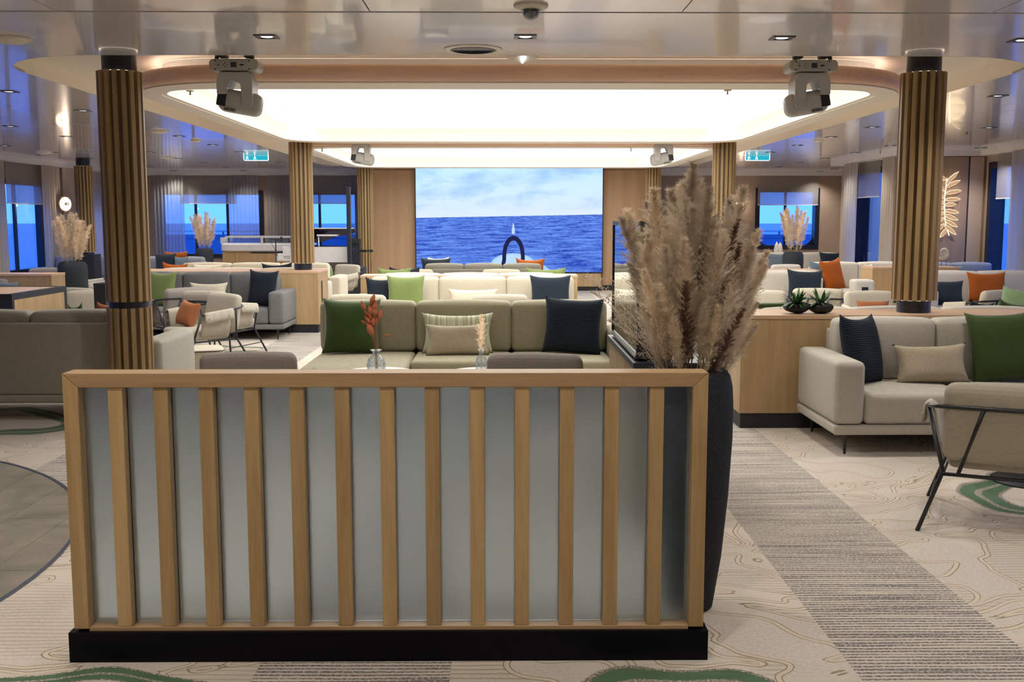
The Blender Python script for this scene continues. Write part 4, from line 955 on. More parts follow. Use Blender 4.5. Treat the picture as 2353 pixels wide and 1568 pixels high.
# ------------------------------------------------------------ glass vases with dried stems
def gvase(label, x, y, z, s, r):
    t = thing('glass_vase', label, 'vase', (x, y, z))
    P = [(0.0, 0.002), (r * 0.75, 0.0), (r * 0.95, 0.02 * s), (r, 0.06 * s), (r * 0.85, 0.105 * s), (r * 0.45, 0.135 * s), (r * 0.36, 0.15 * s), (r * 0.38, 0.163 * s), (r * 0.56, 0.175 * s)]
    Q = [(a * 0.93 if a else 0, c + 0.002) for a, c in P[::-1]][:-1]
    b = nb(); R = []
    for a, c in P + Q: R.append([b.verts.new((max(a, 1e-4) * math.cos(2 * PI * k / 28), max(a, 1e-4) * math.sin(2 * PI * k / 28), c)) for k in range(28)])
    for p, q in zip(R, R[1:]):
        for k in range(28): b.faces.new((p[k], p[(k + 1) % 28], q[(k + 1) % 28], q[k]))
    bmesh.ops.recalc_face_normals(b, faces=b.faces); link('glass', b, vaseglass, t, True)
    plathe('lip', vaseglass, t, [(r * 0.52, 0.172 * s), (r * 0.62, 0.177 * s), (r * 0.62, 0.181 * s), (r * 0.5, 0.184 * s)], 28)
    return t
v1 = atY(864, 803, TY); v2 = atY(1106, 803, TY)
gvase('round clear glass vase holding red bunny-tail grass', v1.x, TY, 0.486, (v1.z - 0.486) / 0.184, 0.073)
gvase('slim clear glass vase holding a small pampas sprig', v2.x, TY, 0.486, (v2.z - 0.486) / 0.184, 0.047)
redM = speck('red_bunny_tail_fluff', (0.48, 0.15, 0.07), (0.62, 0.27, 0.17)); stemR = plain('red_stem', (0.34, 0.14, 0.06), 0.7); stemB = plain('straw_stem', (0.36, 0.29, 0.15), 0.7)
def fuzz(bm, p, ax, L, R, n, hl, rnd, w=0.0011):
    """seed head: an egg with short hairs"""
    ax = ax.normalized(); o1 = ax.orthogonal().normalized(); o2 = ax.cross(o1)
    for _ in range(n):
        u = rnd.random(); a = rnd.uniform(0, 2 * PI); rad = R * math.sin(PI * min(0.97, 0.08 + 0.9 * u)) ** 0.7
        d = o1 * math.cos(a) + o2 * math.sin(a); q = p + ax * (L * u) + d * rad * 0.8; e = q + (d * 0.7 + ax * 0.8).normalized() * hl
        sd = ax.cross(d) * w; v = [bm.verts.new(q - sd), bm.verts.new(q + sd), bm.verts.new(e)]; bm.faces.new(v)
heads = [(856, 689, 20, 32), (835, 704, -22, 30), (861, 706, 8, 38), (850, 714, -10, 28), (861, 718, 12, 28), (872, 724, 18, 32), (843, 726, -24, 28), (851, 726, -4, 22), (845, 736, -40, 22), (864, 738, 16, 26), (836, 741, -55, 16), (857, 738, 2, 34), (851, 744, -3, 22), (850, 757, -20, 40), (890, 771, 70, 16)]
v0 = bpy.data.objects['glass_vase'].location
for i, (hx, hy, ang, ln) in enumerate(heads):
    rnd = random.Random(i); yy = TY + rnd.uniform(-0.03, 0.03); c = atY(hx, hy, yy); L = ln * yy / 2400 * 0.86; R = L * 0.22
    ax = Vector((math.sin(math.radians(ang)), 0, math.cos(math.radians(ang)))); p = c - ax * L / 2
    t = thing('bunny_tail_stem', 'single red bunny-tail bloom floating right of the bunch' if i == 14 else 'red dried bunny-tail grass stem in the round glass vase', 'dried flower', (v0.x, v0.y, 0.51), 0, None if i == 14 else 'red bunny-tail stems')
    o_ = t.location; b = nb(); q = p - o_
    tube(b, smoothpath([(rnd.uniform(-.015, .015), rnd.uniform(-.015, .015), 0.0), (rnd.uniform(-.008, .008), 0, 0.16), tuple(q * 0.6 + Vector((0, 0, 0.06))), tuple(q)], 1), 0.0014, 5); link('stem', b, stemR, t)
    b = nb(); lathe(b, [(R * math.sin(PI * k / 8) ** 0.8 * (1.1 - 0.25 * k / 8), L * k / 8) for k in range(9)], 12)
    bmesh.ops.transform(b, matrix=Matrix.Translation(q) @ ax.to_track_quat('Z', 'Y').to_matrix().to_4x4(), verts=b.verts)
    fuzz(b, q, ax, L, R, 300, 0.006, rnd); link('seed_head', b, redM, t)

# ------------------------------------------------------------ pampas grass
def plumemat(name, c1, c2):
    t = NT(name); oi = t.n('ObjectInfo'); g = t.noise(t.coord('Object'), 14, 3); c = t.mix(t.step(g, 0.3, 0.7), c1, c2)
    h = t.n('HueSaturation'); t.l(c, h.inputs['Color']); t.put(h.inputs['Value'], t.M('ADD', 0.92, t.M('MULTIPLY', oi.outputs['Random'], 0.40)))
    d = t.n('BsdfDiffuse'); t.l(h.outputs[0], d.inputs[0]); tl = t.n('BsdfTranslucent'); t.l(h.outputs[0], tl.inputs[0]); m = t.n('MixShader'); m.inputs[0].default_value = 0.5
    t.l(d.outputs[0], m.inputs[1]); t.l(tl.outputs[0], m.inputs[2]); return t.done(m.outputs[0])
plB = plumemat('pampas_plume_beige', (0.66, 0.56, 0.43), (0.90, 0.82, 0.68)); plG = plumemat('pampas_plume_grey', (0.58, 0.50, 0.40), (0.82, 0.74, 0.62))
plD = plumemat('pampas_plume_brown', (0.15, 0.085, 0.065), (0.26, 0.165, 0.12)); plC = plumemat('pampas_plume_cream', (0.76, 0.64, 0.48), (0.92, 0.82, 0.66))
def plume(seed, L, R, nbr, nh, hl, w, bend=0.06, tipf=0.35):
    rnd = random.Random(seed); b = nb(); ph = rnd.uniform(0, 6)
    def spine(u): return Vector((bend * u * u * math.cos(ph), bend * u * u * math.sin(ph), L * u))
    for i in range(nbr):
        u = rnd.random() ** 0.85 * 0.97; a = rnd.uniform(0, 2 * PI); prof = (min(1, u / 0.18) ** 0.7) * (1 - max(0, (u - 0.35) / 0.68) ** 1.5); bl = R * (0.55 + 0.6 * rnd.random()) * max(0.12, prof) * 1.7
        d = Vector((math.cos(a), math.sin(a), 0)); p = spine(u); out = rnd.uniform(0.25, 0.6)
        for k in range(nh):
            v = rnd.random() ** 0.7; q = p + d * bl * out * v + Vector((0, 0, bl * v * (0.95 - 0.25 * v)))
            e = Vector((rnd.gauss(0, 0.55), rnd.gauss(0, 0.55), 1.0 - 0.5 * v)) + d * 0.55; e.normalize(); l = hl * rnd.uniform(0.5, 1.25)
            sd = e.cross(Vector((rnd.gauss(0, 1), rnd.gauss(0, 1), 0.1))); sd.normalize(); sd *= w
            vs = [b.verts.new(q - sd), b.verts.new(q + sd), b.verts.new(q + e * l)]; b.faces.new(vs)
    tube(b, [spine(u / 8) for u in range(9)], 0.002, 5, rads=[0.0022 - 0.0002 * u for u in range(9)])
    me = bpy.data.meshes.new('plume'); b.to_mesh(me); b.free(); return me
def with_mat(me, m): q = me.copy(); q.materials.clear(); q.materials.append(m); return q
hi = [plume(s, 0.60, 0.082, 380, 26, 0.019, 0.00075) for s in range(4)]
thin = [plume(20, 0.44, 0.032, 170, 30, 0.013, 0.0008)]
airy = [plume(30, 0.42, 0.10, 80, 12, 0.012, 0.0010, 0.16)]
lo3 = [plume(50 + s, 0.62, 0.070, 170, 10, 0.032, 0.0026) for s in range(3)]
MS = {('hi', m): [with_mat(q, mm) for q in hi] for m, mm in (('B', plB), ('G', plG))}
MS[('thin', 'D')] = [with_mat(q, plD) for q in thin]; MS[('airy', 'G')] = [with_mat(q, plG) for q in airy]
MS[('lo', 'C')] = [with_mat(q, plC) for q in lo3]; MS[('lo', 'B')] = [with_mat(q, plB) for q in lo3]
stems = {}
def stem_obj(t, L):
    if 'm' not in stems:
        b = nb(); tube(b, [(0, 0, 0), (0, 0, 1)], 0.0028, 6); me = bpy.data.meshes.new('stem'); b.to_mesh(me); b.free(); me.materials.append(stemB); stems['m'] = me
    o = bpy.data.objects.new('stem', stems['m']); COL.objects.link(o); o.parent = t; o.scale = (1, 1, L); return o
def pampas(base, tip, kind, seed, label, group, s=1.0, pl=0.60):
    base, tip = Vector(base), Vector(tip); d = tip - base; L = d.length; rnd = random.Random(seed)
    t = thing('pampas_stem', label, 'dried grass', base, 0, group); t.rotation_mode = 'QUATERNION'
    t.rotation_quaternion = d.to_track_quat('Z', 'Y')
    ml = MS[kind]; o = bpy.data.objects.new('plume', ml[seed % len(ml)]); COL.objects.link(o); o.parent = t
    PLn = pl * s; o.location = (0, 0, L - PLn); o.scale = (s, s, s); o.rotation_euler = (0, 0, rnd.uniform(0, 6.28)); stem_obj(t, L - PLn * 0.9)
def floor_vase(label, x, y, h, r, m, prof=None):
    t = thing('floor_vase', label, 'vase', (x, y, 0))
    P = prof or [(0.66, 0), (0.72, 0.008), (0.88, 0.3), (0.97, 0.6), (1.0, 0.82), (0.985, 0.92), (0.93, 0.965), (0.84, 0.99), (0.78, 1.0)]
    P = [(a * r, c * h) for a, c in P]; ri = P[-1][0] - 0.014; b = nb()
    lathe(b, [(0.001, 0.0)] + P + [(P[-1][0] - 0.006, h + 0.003), (ri, h - 0.004), (ri - 0.004, h * 0.55), (0.001, h * 0.55)], 48)
    bmesh.ops.recalc_face_normals(b, faces=b.faces); link('body', b, m, t, True); return t
VX, VY = XY(1595, 4.25), 4.26; VH = 1.015
floor_vase('tall speckled black floor vase at the right end of the slatted screen', VX, VY, VH, 0.176, vaseM, [(0.56, 0), (0.62, 0.01), (0.80, 0.22), (0.93, 0.48), (1.0, 0.72), (1.0, 0.86), (0.975, 0.93), (0.915, 0.975), (0.84, 0.995), (0.79, 1.0)])
tips = [(1590, 372, 'B', 0.02), (1545, 395, 'B', 0.0), (1622, 405, 'G', 0.06), (1640, 430, 'G', -0.05), (1487, 432, 'B', 0.0), (1470, 470, 'B', 0.08), (1515, 455, 'G', 0.08),
        (1685, 425, 'B', 0.02), (1706, 455, 'G', 0.08), (1720, 520, 'B', 0.0), (1738, 560, 'G', -0.04), (1742, 600, 'B', 0.05), (1655, 470, 'B', -0.10), (1610, 450, 'B', -0.13),
        (1560, 470, 'G', -0.12), (1500, 520, 'B', -0.12), (1460, 540, 'B', -0.05), (1668, 520, 'G', -0.16), (1625, 530, 'B', -0.18), (1520, 560, 'B', -0.18), (1580, 540, 'G', -0.19),
        (1705, 600, 'B', -0.14), (1480, 610, 'B', -0.16), (1640, 610, 'B', -0.21), (1690, 650, 'G', -0.20), (1535, 650, 'B', -0.22), (1600, 640, 'G', -0.16), (1450, 490, 'G', 0.1), (1575, 430, 'G', 0.12), (1660, 440, 'B', 0.14), (1530, 420, 'B', 0.14), (1715, 640, 'B', -0.05), (1728, 690, 'G', -0.1), (1622, 690, 'B', -0.23), (1665, 700, 'B', -0.22), (1550, 720, 'B', -0.22), (1740, 640, 'G', 0.02), (1730, 735, 'B', -0.08), (1456, 600, 'G', 0.04), (1478, 690, 'B', -0.12), (1704, 715, 'B', -0.15), (1500, 640, 'G', -0.08), (1745, 570, 'B', 0.1), (1715, 480, 'B', 0.14), (1690, 560, 'G', 0.0), (1645, 500, 'B', 0.0)]
gl = 'beige dried pampas plume standing in the tall black floor vase'
for i, (px, py, k, dy) in enumerate(tips):
    tp = atY(px, py, VY + dy); r_ = random.Random(i + 5); a = math.atan2(dy, tp.x - VX) + r_.uniform(-0.3, 0.3); rr = min(0.122, 0.03 + 0.35 * math.hypot(dy, tp.x - VX))
    bs = Vector((VX + rr * math.cos(a), VY + rr * math.sin(a), VH - 0.06)); ls = (tp - bs).length
    s = min(1.22, max(0.5, (ls - 0.10) / 0.60))
    sd_ = 'left' if px < 1545 else 'right' if px > 1650 else 'middle'
    if i == 0: pampas(bs, tp, ('hi', k), i, 'tallest pampas plume, at the very top of the big bunch', None, s)
    else: pampas(bs, tp, ('hi', k), i, 'beige dried pampas plume in the %s of the bunch in the tall black vase' % sd_, 'beige plumes in the %s of the black vase bunch' % sd_, s)
for i, (px, py, dy) in enumerate([(1582, 628, -0.20), (1668, 500, -0.17), (1530, 470, 0.05), (1600, 560, -0.15), (1707, 560, -0.16), (1508, 470, -0.02), (1700, 690, -0.2)]):
    tp = atY(px, py, VY + dy); bs = Vector((VX + 0.06 * (1 if tp.x > VX else -1) * 0.8, VY + dy * 0.4, VH - 0.06)); ls = (tp - bs).length
    pampas(bs, tp, ('thin', 'D'), i, 'dark brown fluffy grass stem among the beige pampas plumes', 'brown grass stems in the black floor vase', 1.15 if i else 1.35, 0.44)
for i, (px, py, dy) in enumerate([(1432, 560, -0.08), (1442, 640, -0.14), (1425, 720, -0.10), (1455, 690, -0.18), (1420, 600, 0.0), (1446, 760, -0.16)]):
    tp = atY(px, py, VY + dy); bs = Vector((VX - 0.09, VY + dy * 0.4, VH - 0.06)); s_ = min(1.0, max(0.6, ((tp - bs).length - 0.02) / 0.42))
    pampas(bs, tp, ('airy', 'G'), i, 'airy branching grass spray at the left of the pampas bunch', 'airy grass sprays in the black floor vase', s_, 0.42)
def bunch(x, y, z, zt, rw, n, kind, lab, grp, seed):
    rnd = random.Random(seed)
    for i in range(n):
        a = 2 * PI * i / n * 2.4 + rnd.uniform(-.2, .2); r_ = rw * (0.25 + 0.75 * ((i + 0.5) / n) ** 0.6); tz = z + (zt - z) * (1.0 - 0.32 * (r_ / rw) ** 2 * rnd.uniform(0.6, 1.2))
        bs = Vector((x + 0.10 * r_ / rw * math.cos(a), y + 0.10 * r_ / rw * math.sin(a), z - 0.10)); tp = Vector((x + r_ * math.cos(a), y + r_ * math.sin(a), tz))
        L = (tp - bs).length; s = min(1.1, (L - 0.12) / 0.62); pampas(bs, tp, ('lo', kind), i, lab, grp, s, 0.62)
VL = (XY(161, 15.9), 15.9); floor_vase('big slate floor vase of pampas near the left-edge window', VL[0], VL[1], 1.0, 0.215, vaseG)
bunch(VL[0], VL[1], 1.0, atY(160, 484, 15.9).z, 0.27, 18, 'C', 'cream pampas plume in the slate vase near the left-edge window', 'plumes in the left slate vase', 1)
VM = (XY(467, 23.4), 23.4); floor_vase('slate floor vase of pampas beside the white buffet', VM[0], VM[1], 1.0, 0.195, vaseG)
bunch(VM[0], VM[1], 1.0, atY(460, 484, 23.4).z, 0.30, 16, 'B', 'brownish pampas plume in the vase beside the white buffet', 'plumes beside the buffet', 2)
VR = (XY(1825, 20.8), 20.8); floor_vase('slate floor vase of pampas before the far right window', VR[0], VR[1], 1.0, 0.205, vaseG)
bunch(VR[0], VR[1], 1.0, atY(1822, 470, 20.8).z, 0.29, 16, 'C', 'cream pampas plume in the vase before the far right window', 'plumes before the right window', 3)
# sprig in the slim glass vase
sp_ = with_mat(plume(77, 0.30, 0.042, 150, 22, 0.016, 0.0008, 0.01), plC)
tp = atY(1107, 722, TY); t = thing('pampas_stem', 'small pale pampas sprig in the slim clear glass vase', 'dried grass', (v2.x, TY, 0.51))
o = bpy.data.objects.new('plume', sp_); COL.objects.link(o); o.parent = t; o.location = (0, 0, tp.z - 0.51 - 0.30); stem_obj(t, tp.z - 0.51 - 0.26)

# ------------------------------------------------------------ small plants in driftwood bowls
leafM = plain('dark_green_leaf', (0.03, 0.12, 0.02), 0.45, var=0.4); rootM = speck('black_lava_bowl', (0.010, 0.012, 0.010), (0.06, 0.07, 0.05), 0.5)
def plant(label, px, seed, w):
    rnd = random.Random(seed); x = XY(px, 8.2); t = thing('potted_plant', label, 'plant', (x, 8.2, 0.891))
    b = nb(); bmesh.ops.create_icosphere(b, subdivisions=3, radius=0.08)
    for v in b.verts:
        n_ = 1 + 0.16 * math.sin(9 * v.co.x / 0.08 * 0.4 + seed) * math.cos(5 * v.co.y / 0.08) + 0.10 * math.sin(31 * v.co.z + seed); v.co = Vector((v.co.x * w * n_, v.co.y * 0.9, max(-0.045, v.co.z * 0.62 * n_) + 0.045))
        if v.co.x > 0.06: v.co.z += (v.co.x - 0.06) * 0.35
    link('lava_bowl', b, rootM, t, True)
    for k in range(46):
        a = rnd.uniform(0, 2 * PI); L = rnd.uniform(0.09, 0.165); el = rnd.uniform(0.1, 1.3); b = nb(); P = []
        for i in range(6):
            u = i / 5; r_ = 0.012 + L * u * math.cos(el) ; z = 0.075 + L * u * math.sin(el) - 0.05 * u * u * math.cos(el); wd = 0.0115 * math.sin(PI * min(0.98, 0.15 + 0.85 * u)) + 0.0006
            P.append((Vector((r_ * math.cos(a) - wd * math.sin(a), r_ * math.sin(a) + wd * math.cos(a), z)), Vector((r_ * math.cos(a), r_ * math.sin(a), z - 0.002)), Vector((r_ * math.cos(a) + wd * math.sin(a), r_ * math.sin(a) - wd * math.cos(a), z))))
        V = [[b.verts.new(q) for q in p] for p in P]
        for p, q in zip(V, V[1:]):
            for j in (0, 1): b.faces.new((p[j], p[j + 1], q[j + 1], q[j]))
        link('leaf', b, leafM, t, True)
plant('left one of two small spiky green plants on the right cabinet', 1838, 1, 1.25)
plant('right one of two small spiky green plants, nearer the column', 1893, 2, 1.1)

# ------------------------------------------------------------ moving-head stage lamps
def moving_head(label, x, y, flip, ztop=ZM):
    t = thing('moving_head_lamp', label, 'stage lamp', (x, y, ztop)); s = flip
    for sx in (-0.10, 0.10):
        pbox('mounting_clamp', plain('clamp_grey', (0.12, 0.13, 0.12), 0.5, 0.5), t, sx - 0.035, sx + 0.035, -0.04, 0.04, -0.115, 0.0, bev=0.008)
    for sx in (-0.135, 0.135): plathe('rubber_foot', blk, t, [(0.018, -0.135), (0.014, -0.105)], 12, loc=(sx, -0.06))
    ptube('cable', blk, t, smoothpath([(-0.04, 0.0, -0.02), (-0.05, -0.02, -0.08), (0.0, -0.03, -0.10), (0.06, 0, -0.03)], 2), 0.005, 6)
    base = pprism('base', plastic, t, rrect(-0.19, 0.19, -0.225, -0.135, 0.035, 5), -0.10, 0.10, 'XZ')
    md = base.modifiers.new('b', 'BEVEL'); md.width = 0.012; md.segments = 3
    pbox('control_panel', plain('panel_light', (0.42, 0.42, 0.39), 0.4), base, -0.125, 0.105, -0.105, -0.1005, -0.208, -0.155, bev=0.002)
    pbox('display', plain('display_dark', (0.03, 0.035, 0.06), 0.2), base, -0.02, 0.025, -0.107, -0.1052, -0.2, -0.163)
    for dx, dz in ((-0.062, -0.168), (-0.062, -0.196), (-0.076, -0.182), (-0.048, -0.182)):
        o = plathe('button', plain('button_grey', (0.2, 0.2, 0.19), 0.5), base, [(0.006, 0), (0.005, 0.003)], 10); o.rotation_euler = (PI / 2, 0, 0); o.location = (dx, -0.105, dz)
    pbox('square_mark', blk, base, -0.117, -0.107, -0.1065, -0.1052, -0.188, -0.178)
    pprism('oval_mark', blk, base, [(0.065 + 0.018 * math.cos(a), -0.182 + 0.006 * math.sin(a)) for a in [2 * PI * k / 20 for k in range(20)]], -0.1065, -0.1052, 'XZ')
    for sx in (-0.14, 0.12):
        for sz in (-0.15, -0.213):
            o = plathe('screw', blk, base, [(0.006, 0), (0.006, 0.004)], 8); o.rotation_euler = (PI / 2, 0, 0); o.location = (sx, -0.1, sz)
    # yoke: crossbar and two arms
    yk = [(-0.135, -0.30), (-0.115, -0.235), (0.115, -0.235), (0.14, -0.29), (0.14, -0.475), (0.125, -0.50), (0.065, -0.50), (0.055, -0.49), (0.05, -0.33), (0.03, -0.295), (-0.03, -0.295), (-0.055, -0.35), (-0.06, -0.40), (-0.135, -0.40)]
    yk = [(a * s, c) for a, c in yk]; y_ = pprism('yoke', plastic, t, yk, -0.105, 0.105, 'XZ'); md = y_.modifiers.new('b', 'BEVEL'); md.width = 0.012; md.segments = 3
    # head: tilted rounded body
    b = nb(); box(b, -0.155, 0.18, -0.082, 0.082, -0.088, 0.088, bev=0.06, seg=6)
    M = Matrix.Translation((0.015 * s, 0, -0.455)) @ Matrix.Rotation(math.radians(10 * s), 4, 'Y') @ Matrix.Scale(s, 4, (1, 0, 0)); bmesh.ops.transform(b, matrix=M, verts=b.verts); bmesh.ops.recalc_face_normals(b, faces=b.faces)
    hd = link('head', b, plastic, t, True)
    pbox('black_vent', blkm, hd, -0.157, -0.085, -0.0855, 0.0855, -0.052, 0.048, bev=0.006, M=M)
    for k in range(5): pbox('vent_fin', plain('fin_grey', (0.12, 0.125, 0.12), 0.5), hd, -0.09 + 0.018 * k, -0.08 + 0.018 * k, -0.0848, 0.0848, -0.080, -0.062, M=M)
    return t
moving_head('left nearer moving-head stage lamp hanging from the ceiling edge', atY(545, 200, 8.33).x, 8.33, 1)
moving_head('right nearer moving-head stage lamp beside the big right column', atY(1860, 200, 8.33).x, 8.33, -1)
moving_head('left farther moving-head lamp between the two luminous ceilings', atY(830, 350, 15.74).x, 15.74, 1)
moving_head('right farther moving-head lamp between the two luminous ceilings', atY(1524, 350, 15.74).x, 15.74, -1)

# ------------------------------------------------------------ ceiling devices
p = atZ(1087, 113, ZL); t = thing('round_ceiling_vent', 'round black-centred speaker vent in the near ceiling', 'vent', p)
plathe('outer_ring', cream, t, [(0.215, 0.0), (0.213, -0.006), (0.165, -0.010), (0.165, 0.0)], 48); plathe('inner_cone', stopm, t, [(0.163, -0.009), (0.150, -0.012), (0.145, -0.002)], 48); plathe('grille', blkm, t, [(0.143, -0.003), (0.10, -0.006), (0.01, -0.008)], 40)
p = atZ(1220, 12, ZL); t = thing('dome_camera', 'dark dome security camera at the top centre of the ceiling', 'camera', p)
plathe('mount_plate', cream, t, [(0.10, 0.0), (0.098, -0.012), (0.055, -0.028), (0.052, -0.02)], 40); plathe('dome', tvM, t, [(0.046, -0.026), (0.044, -0.045), (0.034, -0.062), (0.018, -0.073), (0.001, -0.077)], 32); plathe('clear_cover', vaseglass, t, [(0.052, -0.026), (0.050, -0.048), (0.039, -0.068), (0.021, -0.081), (0.001, -0.086)], 32)
p = atY(1200, 132, 8.36); t = thing('motion_sensor', 'cone-shaped ceiling sensor with a bright light slit', 'sensor', (p.x, 8.36, 2.905)); plathe('mount', cream, t, [(0.12, 0.001), (0.12, ZM - 2.905)], 32); plathe('cone', cream, t, [(0.135, 0.0), (0.133, -0.018), (0.06, -0.045), (0.012, -0.062), (0.001, -0.064)], 40)
pbox('light_slit', emit('cool_light', (0.75, 0.88, 1.0), 6.0), t, -0.006, 0.006, -0.139, 0.0, -0.064, -0.004, M=Matrix.Rotation(0.06, 4, 'Z'))
for px, py, lab, r in ((25, 88, 'wide shallow cone speaker at the left photo edge', 0.14), (364, 301, 'flat white disc detector beside the big left column', 0.13), (450, 322, 'small round smoke detector on the left side ceiling', 0.08), (100, 350, 'low white disc on the far left ceiling', 0.14), (1881, 322, 'small round smoke detector on the right side ceiling', 0.085), (2222, 352, 'shallow white disc on the far right ceiling', 0.14), (383, 361, 'shallow white disc further back on the left side ceiling', 0.15), (1700, 372, 'shallow white disc right of the column behind the pampas', 0.10)):
    p = atZ(px, py, ZL); t = thing('ceiling_detector', lab, 'detector', p); plathe('cover', cream, t, [(r, 0.0), (r * 0.99, -0.012), (r * 0.6, -0.030), (r * 0.15, -0.038), (0.001, -0.039)], 32)
brass = plain('sprinkler_brass', (0.35, 0.27, 0.12), 0.35, 0.8)
for px, py, lab in ((437, 208, 'sprinkler head left on the nearer ceiling ring'), (1672, 207, 'sprinkler head right on the nearer ceiling ring')):
    p = atZ(px, py, 2.73); t = thing('sprinkler', lab, 'sprinkler', p); plathe('rose', cream, t, [(0.035, 0), (0.032, -0.008), (0.01, -0.010)], 20); plathe('nozzle', brass, t, [(0.007, -0.010), (0.007, -0.030), (0.012, -0.033), (0.012, -0.036), (0.003, -0.038)], 12)
for px, py, lab in ((740, 339.5, 'sprinkler head at the left of the second ceiling ring'), (783, 378, 'sprinkler left of the farther left stage lamp'), (1450, 339.5, 'sprinkler head at the right of the second ceiling ring'), (2222, 300, 'sprinkler on the right side ceiling above the leaf lamp'), (2023, 345, 'sprinkler on the right side ceiling left of the big column'), (1857, 372, 'sprinkler on the ceiling before the far right window'), (467, 396, 'sprinkler on the left side ceiling before the far curtains')):
    z = 2.73 if px in (740, 1450, 783) else ZL; p = atZ(px, py, z); t = thing('sprinkler', lab, 'sprinkler', p); plathe('rose', cream, t, [(0.03, 0), (0.028, -0.008), (0.01, -0.010)], 16); plathe('nozzle', brass, t, [(0.008, -0.010), (0.008, -0.05), (0.018, -0.054), (0.018, -0.058), (0.003, -0.06)], 10)
# exit signs: white-framed cyan plates with figure and arrow
cy_ = emit('sign_cyan', (0.02, 0.42, 0.55), 1.1); wh_ = emit('sign_white', (0.85, 0.95, 1.0), 1.3)
def exit_sign(label, px):
    p = atZ(px, 357.5, ZL); k = p.y / 2400.0; w = 57 * k / 2; h = 12 * k
    t = thing('exit_sign', label, 'sign', p)
    pprism('white_edge', wh_, t, [(-w, 0), (w, 0)] + [(w - 0.03 + 0.03 * math.cos(a), -h + 0.03 - 0.03 * math.sin(a)) for a in [PI / 2 * q / 5 for q in range(6)]] + [(-w + 0.03 - 0.03 * math.sin(a), -h + 0.03 - 0.03 * math.cos(a)) for a in [PI / 2 * q / 5 for q in range(6)]], 0.0, 0.02, 'XZ')
    pbox('cyan_plate', cy_, t, -w + 0.016, w - 0.016, -0.003, -0.0005, -h + 0.014, -0.001)
    z = lambda f: -h + 0.014 + f * (h - 0.018)
    a0 = -0.02
    pprism('arrow', wh_, t, [(a0 - 0.028, z(0.02)), (a0 - 0.007, z(0.95)), (a0 + 0.007, z(0.95)), (a0 + 0.028, z(0.02)), (a0 + 0.014, z(0.02)), (a0, z(0.55)), (a0 - 0.014, z(0.02))], -0.006, -0.0035, 'XZ')
    for nm, pts in (('figure_head', [(-0.165 + 0.009 * math.cos(a), z(0.85) + 0.009 * math.sin(a)) for a in [2 * PI * q / 10 for q in range(10)]]), ('figure_body', [(-0.180, z(0.35)), (-0.170, z(0.75)), (-0.150, z(0.72)), (-0.158, z(0.35))]),
                    ('figure_leg', [(-0.180, z(0.38)), (-0.20, z(0.0)), (-0.188, z(0.0)), (-0.170, z(0.3))]), ('figure_leg', [(-0.168, z(0.38)), (-0.140, z(0.15)), (-0.134, z(0.0)), (-0.146, z(0.0)), (-0.152, z(0.12)), (-0.172, z(0.3))]), ('figure_arm', [(-0.172, z(0.72)), (-0.20, z(0.6)), (-0.197, z(0.5)), (-0.168, z(0.62))]), ('figure_arm', [(-0.155, z(0.7)), (-0.13, z(0.55)), (-0.135, z(0.47)), (-0.157, z(0.6))])):
        pprism(nm, wh_, t, pts, -0.006, -0.0035, 'XZ')
exit_sign('lit cyan exit sign hanging on the left side ceiling', 588); exit_sign('lit cyan exit sign hanging on the right side ceiling', 1741)

# ------------------------------------------------------------ wall lamps
warm = emit('warm_lamp', (1.0, 0.74, 0.55), 4.5); sconceM = plain('copper_disc', (0.45, 0.28, 0.20), 0.4, 0.3)
def sconce(label, loc, rz):
    t = thing('round_wall_lamp', label, 'wall lamp', loc, rz)
    for nm, m, pr in (('disc', sconceM, [(0.17, 0.0), (0.17, 0.02), (0.155, 0.028)]), ('glowing_ring', warm, [(0.154, 0.022), (0.13, 0.035), (0.04, 0.04), (0.035, 0.03)]), ('knob', blk, [(0.034, 0.03), (0.034, 0.09), (0.03, 0.095)])):
        o = plathe(nm, m, t, pr, 32); o.rotation_euler = (PI / 2, 0, 0)
    l = bpy.data.lights.new('glow', 'POINT'); l.energy = 6; l.color = (1, 0.75, 0.55); l.shadow_soft_size = 0.05; lo = bpy.data.objects.new('glow', l); COL.objects.link(lo); lo.parent = t; lo.location = (0, -0.16, 0)
yy = yl(147); zz = atX(149, 469, XL + 0.02).z
sconce('glowing round wall lamp between curtains above the left pampas', (XL + 0.36, atX(148.5, 469, XL + 0.36).y, atX(148.5, 469, XL + 0.36).z), PI / 2 - 0.5)
p = atY(1697, 474, YB); sconce('glowing round wall lamp peeking out behind the big pampas', (p.x, YB - 0.002, p.z), 0)
